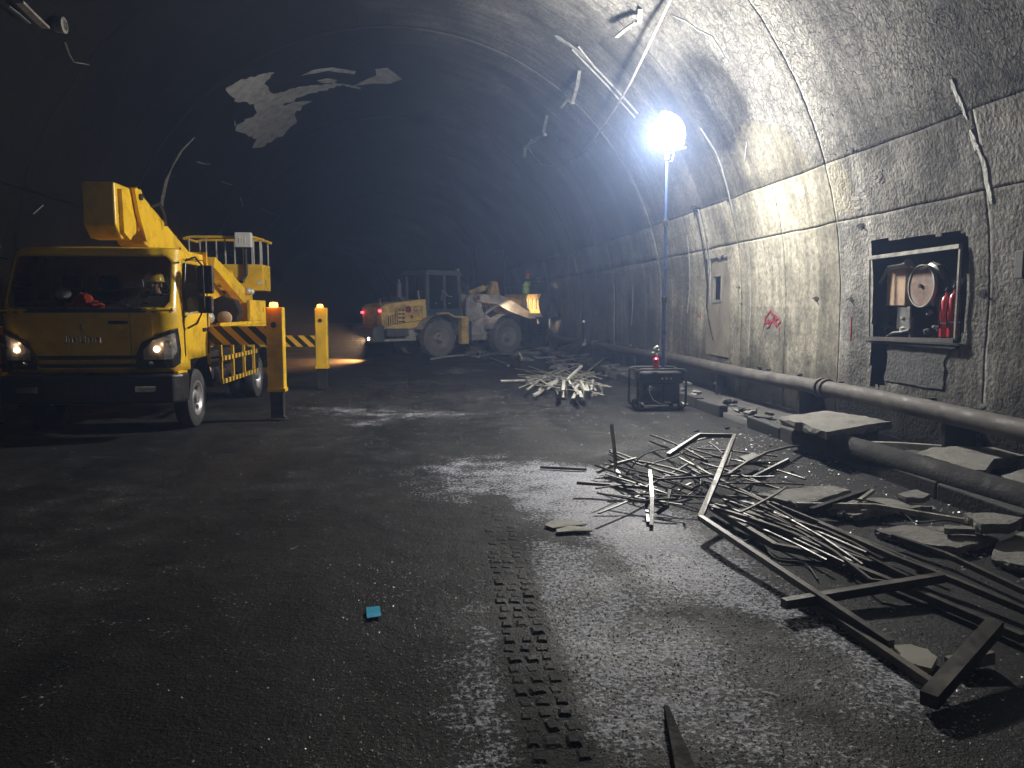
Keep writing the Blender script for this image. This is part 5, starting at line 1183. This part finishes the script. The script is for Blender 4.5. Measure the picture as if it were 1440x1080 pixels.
one('steel_tube', [(1180,725,.05),(1228,690,.15)], 'tube_pale','thin pale lath leaning on the broken slab','lath', .014)
one('steel_tube', [(760,657,.02),(825,660,.02)], 'tube_steel','thin rod lying alone on the road left of the heap','rod', .012)
one('cable', [(1160,590,.35),(1200,596,.33),(1215,615,.2),(1225,640,.12)], 'tube_pale','thin cable trailing over the concrete cover slab','cable', .008, False)
for lab, pts in [('black wire looping over the left end of the tube heap', [(880,668,.05),(905,640,.22),(940,632,.26),(975,650,.18),(985,680,.05),(960,700,.02),(925,706,.01)]),
                 ('black wire snaking out in front of the trailing sheaf', [(1010,735,.03),(1040,760,.02),(1065,758,.02),(1090,785,.02),(1130,792,.015),(1150,815,.012)]),
                 ('loose cable curling between the slabs at the right', [(1180,700,.12),(1230,706,.12),(1270,722,.09),(1290,735,.08),(1335,732,.13),(1380,745,.10)]),
                 ('thin wire trailing off the pale bar', [(1330,630,.2),(1345,645,.2),(1340,660,.22),(1365,672,.2)])]:
    P_ = [G(*p) for p in pts]; Q_ = []
    for i in range(len(P_)-1):      # smooth curve through the points
        a_, b_, c_, d_ = P_[max(0,i-1)], P_[i], P_[i+1], P_[min(len(P_)-1,i+2)]
        for k in range(6): u = k/6; Q_.append(.5*((2*b_)+(c_-a_)*u+(2*a_-5*b_+4*c_-d_)*u*u+(3*b_-a_-3*c_+d_)*u**3))
    Q_.append(P_[-1]); own('wire', MB().tube(Q_, .006, 6), 'black_plastic', lab, 'wire', smooth=True)
# the tangle
rt = random.Random(3)
tang = []
for k in range(36):
    x, y = rt.uniform(860,1085), rt.uniform(628,705); 
    if y < 640 and x > 1060: continue
    a = rt.choice([rt.gauss(.42,.10), rt.gauss(.42,.12), rt.gauss(-.35,.25), rt.gauss(.05,.12)]); ln = rt.uniform(22,75)
    z0, z1 = rt.uniform(.03,.16), rt.uniform(.03,.20)
    tang.append([(x-ln*math.cos(a),y-ln*math.sin(a)*.8,z0),(x+ln*math.cos(a),y+ln*math.sin(a)*.8,z1)])
tubes(tang, 'thin_tube', 'tube_steel', 'thin steel tube in the tangle at the left of the tube heap','tube','tubes tangled in the foreground heap', .011)
tubes([[(905,655,.12),(970,628,.18)],[(954,643,.20),(1000,668,.18)],[(918,672,.1),(975,668,.14)],[(1048,674,.10),(1098,688,.08)],[(1025,680,.12),(1066,700,.08)],[(974,622,.2),(1000,615,.22)],[(955,690,.08),(972,680,.1)],[(996,622,.24),(1016,638,.2)]],
      'thin_tube','tube_pale','thin pale strip lying across the tangle of the tube heap','strip','pale strips across the foreground heap', .010)
long_ = []
for k in range(22):
    u = rt.random(); x0, y0 = 985+u*110, 692+rt.uniform(-6,22)+u*20; ln = rt.uniform(90,240); sl = rt.uniform(.36,.50)
    long_.append([(x0,y0,rt.uniform(.02,.12)),(x0+ln,y0+ln*sl,rt.uniform(.02,.08))])
tubes(long_, 'long_tube', 'tube_steel','long thin tube in the sheaf trailing right from the tube heap','tube','tubes in the trailing sheaf', .012)
# slabs
def slab(pts, z, th, m, label, cat='slab', name='concrete_slab', amp=1.5):
    P = [G(x,y,z) for x,y in rough_poly(pts, amp, 7)]
    mb = MB(); n = len(P); hgt = min(.012, th*.25); cen = sum((Vector(p) for p in P), Vector())/n
    fz = lambda x, y: z+hgt*(float(fbm(np.array(x*5.),np.array(y*5.+z*50),3))-.45)*2.2
    poly = [(p.x,p.y) for p in P]; surf_patch(mb, poly, lambda x, y, o_: (x,y,fz(x,y)), 0, .11, 0)
    mid_ = [(p+(cen-p)*random.uniform(-.05,.03)) for p in P]; lo_ = [(p+(cen-p)*random.uniform(-.02,.09)) for p in P]
    mb.add([(p.x,p.y,fz(p.x,p.y)) for p in P]+[(p.x,p.y,z-th*random.uniform(.3,.6)) for p in mid_]+[(p.x,p.y,z-th) for p in lo_], [(i,(i+1)%n,n+(i+1)%n,n+i) for i in range(n)]+[(n+i,n+(i+1)%n,2*n+(i+1)%n,2*n+i) for i in range(n)]+[tuple(range(2*n,3*n))])
    return own(name, mb, m, label, cat)
slab([(1098,586),(1165,577),(1254,592),(1162,607)], .36, .09, 'slab','thick square cover slab nearest the light tower, below the wall pipe')
slab([(1286,637),(1312,629),(1340,627),(1420,628),(1455,638),(1398,645),(1386,661),(1362,660),(1330,648)], .26, .10, 'slab','broken slab with ragged edge at the right under the pipe')
slab([(1064,694),(1120,684),(1168,682),(1196,689),(1170,697),(1126,710)], .10, .07, 'slab','pale slab with a pointed end behind the tangle')
slab([(1156,712),(1186,702),(1238,699),(1312,712),(1240,717),(1200,724)], .07, .05, 'slab','flat slab lying beside the dark duct')
slab([(1262,694),(1290,688),(1308,694),(1300,699),(1275,699)], .12, .05, 'slab','small star shaped shard against the dark duct','shard')
slab([(1355,722),(1398,720),(1438,728),(1420,737),(1380,737)], .18, .07, 'slab','thick five sided block at the right edge','block')
slab([(1230,744),(1270,739),(1330,741),(1382,752),(1402,756),(1345,771),(1288,764)], .06, .05, 'slab','large flat slab in front of the thick block')
slab([(1402,762),(1450,744),(1470,800),(1420,792),(1396,780)], .06, .05, 'slab','flat slab cut by the right edge of the picture')
slab([(1328,738),(1372,740),(1370,744),(1328,743)], .12, .04, 'slab','narrow slab strip between the flat slab and the thick block','strip')
slab([(1254,907),(1282,905),(1304,912),(1318,924),(1310,941),(1270,931)], .035, .03, 'board','small grey board shard beside the nearest tube','shard')
slab([(1408,668),(1440,660),(1470,664),(1470,690),(1425,682)], .22, .06, 'slab','slab piece leaning beyond the dark duct at the right edge')
slab([(1440,640),(1470,642),(1470,655),(1430,650)], .2, .06, 'slab','narrow slab at the far right behind the broken slab')
slab([(1040,642),(1058,636),(1072,640),(1070,648),(1052,650)], .15, .02, 'soot_metal','curled dark sheet on the far side of the tangle','sheet','metal_sheet')
slab([(766,738),(775,732),(806,731),(826,737),(800,739),(778,742)], .02, .012, 'board','pale flattened carton on the road left of the heap, far half','carton','carton',.6)
slab([(782,744),(800,739),(828,741),(834,746),(808,746),(784,748)], .022, .012, 'board','pale flattened carton on the road left of the heap, near half','carton','carton',.6)
slab([(515,854),(534,852),(536,866),(516,869)], .018, .006, 'blue_card','bright blue card lying alone on the dark road','card','card',.2)
wd_ = MB(); P = [G(934,990,.06),G(940,992,.06),G(984,1092,.05),G(952,1092,.05)]
wd_.add(P+[p-Vector((0,0,.05)) for p in P],[(0,1,2,3),(4,7,6,5),(0,4,5,1),(1,5,6,2),(2,6,7,3),(3,7,4,0)]); own('plank', wd_, 'duct_dark','pointed dark plank entering from the bottom edge','plank')
q_ = [G(1120,587,.36),G(1165,581,.36),G(1236,592,.36),G(1162,602,.36)]; bx_ = MB(); bx_.add([p-Vector((0,0,.092)) for p in q_]+[p-Vector((0,0,.34)) for p in q_],[(0,1,2,3),(4,5,6,7),(0,1,5,4),(1,2,6,5),(2,3,7,6),(3,0,4,7)])  # dark inset block added to fill the shaded gap below the slab
own('shade_block', bx_, 'duct_dark','dark block added for the shade under the thick square cover slab','block')
# rubble along the walkway
for k in range(46):
    y = rt.uniform(5.5,11) if k < 30 else rt.uniform(11,20); x = rt.uniform(4.3,4.95)+float(cxY(y))+.7; s = rt.uniform(.05,.20)
    own('rubble_lump', MB().rock((x,y,.12+s*.2),(s,s*rt.uniform(.8,1.6),s*rt.uniform(.4,.7)),rt.random()*3), 'rubble' if k%3 else 'slab','rough lump of broken concrete on the rubble strip beside the pipe','rubble','lumps on the rubble strip')
for k in range(30):
    y = rt.uniform(4,10); x = rt.uniform(2.6,4.2); s = rt.uniform(.02,.07)
    own('stone', MB().rock((x,y,s*.2),(s,s*1.3,s*.6),rt.random()*3), 'rubble','small stone on the road among the tubes and slabs','stone','stones among the foreground debris')

# ------------------------------------------------------------------ mid heap of pale strips
def seg(lo, hi, n, xr, yr, lr, ar, m, r, name, label, group):
    for k in range(n):
        x, y = rt.uniform(*xr), rt.uniform(*yr); a = rt.choice(ar)+rt.gauss(0,.15); ln = rt.uniform(*lr)
        p0, p1 = G(x-ln*math.cos(a), y-ln*math.sin(a)*.7, rt.uniform(lo,hi)), G(x+ln*math.cos(a), y+ln*math.sin(a)*.7, rt.uniform(lo,hi))
        own(name, MB().tube([p0,p0.lerp(p1,.5)+Vector((0,0,rt.uniform(-.02,.03))),p1], r, 6, w=(r*rt.uniform(1,2.2),r*.5)), m, label, 'strip', group)
seg(.04,.24, 42, (756,828),(520,546),(12,44),(.28,.32,.2,-.6), 'tube_pale', .013, 'metal_strip','pale metal strip in the mid heap left of the generator','strips in the mid heap')
seg(.03,.28, 18, (785,835),(540,556),(6,14),(1.4,1.7,1.2), 'pale_metal', .015, 'metal_offcut','short pale offcut hanging down the front of the mid heap','offcuts at the front of the mid heap')
one('steel_tube', [(704,536,.04),(745,535,.05),(775,533,.1)], 'tube_pale','straight pale tube pointing left out of the mid heap','tube', .03, False)
one('curved_strip', [(750,556,.02),(766,548,.1),(782,538,.2)], 'pale_metal','curved pale strip reaching left at the front of the mid heap','strip', .022)
one('curved_strip', [(757,549,.04),(770,541,.14),(784,535,.2)], 'pale_metal','second curved strip just above the front one of the mid heap','strip', .02)
one('metal_strip', [(798,534,.28),(808,524,.36),(818,515,.45)], 'pale_metal','pale strip standing up across the mid heap','strip', .02)
fr_ = MB(); fr_.tube([G(828,543,.1),G(843,540,.2),G(844,552,.03),G(832,556,.03)], .03, 6, w=(.05,.02)); own('end_bracket', fr_, 'tube_pale','yellowish bracket at the right end of the mid heap','bracket')
fr_ = MB(); fr_.tube([G(781,548,.14),G(786,557,.03),G(796,560,.03)], .02, 6, w=(.03,.02)); own('hoop', fr_, 'black_metal','dark curved hoop under the front of the mid heap','hoop')
# ------------------------------------------------------------------ far debris under the loader bucket
one('bent_tube', [(606,505,.04),(630,501,.06),(655,499,.12),(673,502,.10)], 'pale_metal','thin white bent tube lying on the road before the loader wheels','frame', .025)
one('steel_post', [(675,504,.02),(675,493,.28)], 'tube_pale','short upright stub at the end of the white bent tube','post', .03)
one('metal_strip', [(690,504,.05),(715,514,.04)], 'tube_pale','grey strip lying between the loader and the mid heap','strip', .025)
one('steel_post', [(730,518,.05),(730,497,.5),(734,504,.4)], 'tube_pale','small bent stand left of the mid heap','stand', .022)
one('plank', [(786,492,.10),(812,484,.5),(822,480,.62)], 'soot_metal','broad grey plank propped against the pipe','plank', .07)
one('plank', [(813,499,.10),(821,484,.6)], 'soot_metal','thin prop under the broad grey plank','prop', .04)
one('plank', [(834,490,.10),(823,483,.6)], 'soot_metal','second thin prop leaning against the broad plank','prop', .03)
one('plank', [(821,452,1.3),(820,482,.6)], 'soot_metal','upright lath behind the broad grey plank','lath', .03)
cn = MB(); p = G(711,492,.0); cn.lathe([(.20,0),(.20,.03),(.13,.05),(.05,.55),(.02,.56)],'z',p,14); own('traffic_cone', cn, 'white_paint','small dusty white cone beside the loader front wheel','cone',smooth=True)
for k in range(110):
    x, y = rt.uniform(640,890), rt.gauss(497,7)
    if x > 760: y += (x-760)*.16
    s = rt.uniform(.12,.5); p = G(x,max(484,min(535,y)),.0)
    if k % 3 == 0:
        a = rt.uniform(-.6,.6); p2 = p+Vector((math.cos(a),math.sin(a),rt.uniform(-.05,.15)/1))*rt.uniform(.5,1.5); own('broken_lath', MB().tube([p+Vector((0,0,.08)),p2+Vector((0,0,.1))], .03, 6, w=(rt.uniform(.02,.07),.02)), 'soot_metal','broken grey lath in the debris field before the loader','lath','laths in the far debris field')
    else: own('debris_lump', MB().rock(p+Vector((0,0,s*.12)),(s,s*1.3,s*.4),rt.random()*3), 'slab' if k%2 else 'rubble','dusty lump in the debris field before the loader','rubble','lumps in the far debris field')
# small things by the generator
own('red_can', MB().lathe([(.04,0),(.05,.01),(.05,.16),(.02,.19),(.02,.22)],'z',G(925,520,.66)+Vector((0,.1,0)),12), 'red_plastic','small red can standing on the generator beside the mast','can',smooth=True)
tr = MB(); [tr.rock(Vector((LX-.02,LY+.1,.92))+Vector((random.uniform(-.05,.05),0,random.uniform(-.06,.10))),(.07,.06,.06)) for _ in range(6)]; own('rag', tr, 'tube_pale','crumpled pale rag above the red can on the generator','rag')
one('bent_rod', [(962,508,.10),(968,512,.2),(976,526,.05)], 'tube_pale','bent pale rod on the rubble right of the generator','rod', .02, False)
one('bent_rod', [(907,498,.3),(909,506,.2),(916,515,.1)], 'tube_pale','bent pale rod on the rubble left of the mast','rod', .02, False)
slab([(952,566),(975,562),(985,565),(965,569)], .03, .02, 'board','pale scrap of board beside the generator wheels','board','board',.5)
for k in range(8):
    x, y = rt.uniform(955,1110), rt.uniform(535,552); s = rt.uniform(.06,.2); own('rubble_lump', MB().rock(G(x,y,.1)+Vector((0,0,.05)),(s,s*1.4,s*.5),rt.random()*3),'slab','pale lump on the rubble strip right of the generator','rubble','pale lumps right of the generator')

# ------------------------------------------------------------------ things hanging from the vault
def hang(px, py, drop): t, Y = L(px,py); return Vector(lin(t,Y,drop))
def vt(name, pts, r, m, label, cat, flat=False, group=None):
    P = [hang(*p) for p in pts]; mb = MB(); mb.tube(P, r, 8, w=(r,r*.35) if flat else None); return own(name, mb, m, label, cat, group, smooth=not flat)
vt('hanging_conduit', [(952,-12,.10),(930,45,.25),(905,98,.30),(880,140,.28),(850,180,.2),(822,214,.1),(816,219,.06)], .022, 'tube_pale','long conduit hanging loose from the vault above the lamp','conduit')
vt('conduit_stub', [(810,220,.05),(807,223,.12)], .02, 'tube_pale','short conduit stub just below the hanging conduit end','conduit')
vt('conduit_pair', [(806,66,.05),(832,92,.06),(858,120,.05),(880,146,.05),(896,164,.05)], .018, 'plaster_white','thin white conduit slanting down to the lamp, lower of the pair','conduit')
vt('conduit_pair', [(815,62,.05),(838,90,.06),(864,118,.05),(886,142,.05),(900,158,.05)], .018, 'plaster_white','thin white conduit slanting down to the lamp, upper of the pair','conduit')
for lab, pts in [('forked bracket dangling left of the white conduits', [(816,98,.02),(819,112,.16),(818,130,.3),(810,126,.28),(803,134,.36)]),
                 ('forked bracket hanging above the curled strap', [(770,162,.02),(771,178,.18),(774,182,.2),(766,184,.2),(757,190,.28)]),
                 ('small bracket hanging at the top beside the conduit', [(902,12,.02),(905,25,.1),(900,24,.12),(888,31,.16),(877,39,.2)])]:
    mb = MB(); P = [hang(*p) for p in pts]; mb.tube(P, .022, 6, w=(.035,.012)); mb.box(P[2],(.08,.08,.05)); own('hanging_bracket', mb, 'tube_pale', lab, 'bracket')
vt('curled_strap', [(742,196,.02),(748,206,.1),(757,216,.16),(770,224,.2),(784,227,.2)], .02, 'tube_pale','thin strap curling down below the forked bracket','strap', True)
mb = MB(); P = [hang(*p) for p in [(748,196,.02),(742,204,.12),(744,213,.2),(730,213,.2)]]; mb.tube(P, .03, 6, w=(.05,.02)); mb.box(P[1],(.12,.1,.08)); own('cable_clamp', mb, 'tube_pale','twisted cable clamp where the curled strap starts','clamp')
vt('hanging_bracket', [(727,215,.1),(722,230,.16),(720,243,.2),(707,243,.2)], .022, 'soot_metal','small L shaped bracket below the cable clamp','bracket', True)
vt('torn_strip', [(796,194,.03),(788,198,.05),(782,196,.03)], .03, 'duct_dark','small dark torn scrap right of the forked bracket','scrap', True)
vt('hanging_strip', [(196,280,.5),(203,268,.42),(216,246,.3),(232,224,.2),(250,207,.1),(271,193,.02)], .03, 'tube_pale','curved metal strip hanging from the vault above the truck boom','strip', True)
vt('torn_scrap', [(276,226,.05),(283,227,.1),(292,229,.05)], .03, 'tube_pale','tiny pale scrap stuck to the vault right of the curved strip','scrap', True)
vt('lamp_strip', [(16,-6,.12),(30,8,.14),(50,28,.16)], .05, 'tube_pale','pale lamp strip cut by the upper left corner','strip', True)
vt('lamp_strip', [(2,2,.1),(16,12,.1),(32,26,.1)], .02, 'soot_metal','thinner grey strip left of the pale lamp strip','strip', True)
t_, Y_ = L(74,27); mb = MB(); p = Vector(lin(t_,Y_,.12)); mb.lathe([(.05,-.10),(.10,-.06),(.11,.06),(.07,.07),(.06,.02)],'x',p,16); own('lamp_socket', mb, 'tube_pale','round lamp socket hanging near the upper left corner','socket',smooth=True)
vt('hanging_bracket', [(90,58,.02),(89,70,.1),(91,78,.16),(103,80,.16),(114,83,.14)], .012, 'tube_pale','thin L shaped bracket on the dark vault at the upper left','bracket', True)
for lab, pts in [('faint scrap hanging beside the truck boom head on the left wall', [(44,300,.03),(52,286,.1)]), ('faint grey strap end on the dark wall left of the loader, upper', [(310,254,.05),(322,257,.1)]), ('faint grey strap end on the dark wall behind the basket', [(365,292,.05),(384,300,.12)]), ('thin upright strap end above the basket', [(336,276,.05),(338,288,.1)])]:
    vt('torn_scrap', pts, .02, 'soot_metal', lab, 'scrap', True)
# cable drop beside the niche door
vt('junction_clamp', [(978,290,.03),(982,292,.1),(986,290,.04)], .05, 'duct_dark','dark cable clamp on the wall above the niche door','clamp', True)
vt('wall_cable', [(981,292,.05),(986,320,.04),(992,350,.04),(997,400,.04),(996,430,.04),(1001,455,.05),(1006,478,.05)], .014, 'duct_dark','dark cable running down the wall left of the niche door','cable')
vt('wall_cable', [(985,292,.05),(993,325,.04),(998,360,.04),(999,385,.04)], .010, 'tube_pale','thin pale cable beside the dark wall cable','cable')
# far door frame on the curved wall beyond the loader
t0, Y0 = L(660,430)
fd = MB(); 
for x in (658,664): fd.tube([hang(x,345,.05),hang(x,425,.05)], .03, 6, w=(.05,.03))
own('wall_strip', fd, 'tube_pale','pale vertical strips on the far wall behind the loader cab','strip')
fdp = surf_patch(MB(), LP([(668,352),(708,352),(708,425),(668,425)]), linfn, .05, .3, .06); own('niche_cover', fdp, 'loader_dark','dark cover plate on the far wall behind the lift arms','cover')

# ------------------------------------------------------------------ dusty air
hz = MB().bb((-23,-15.5,-1.2),(9,92,9.2)).build('haze','asphalt'); hz['kind'] = 'stuff'; hz['label'] = 'dusty bluish air filling the tunnel'; hz['category'] = 'haze'
hm = bpy.data.materials.new('dusty_air'); hm.use_nodes = True; N = hm.node_tree.nodes; N.remove(N['Principled BSDF'])
pv = N.new('ShaderNodeVolumePrincipled'); pv.inputs['Color'].default_value = (.42,.58,1,1); pv.inputs['Density'].default_value = .0075; pv.inputs['Anisotropy'].default_value = .5
hm.node_tree.links.new(pv.outputs[0], N['Material Output'].inputs['Volume']); hz.data.materials.clear(); hz.data.materials.append(hm)
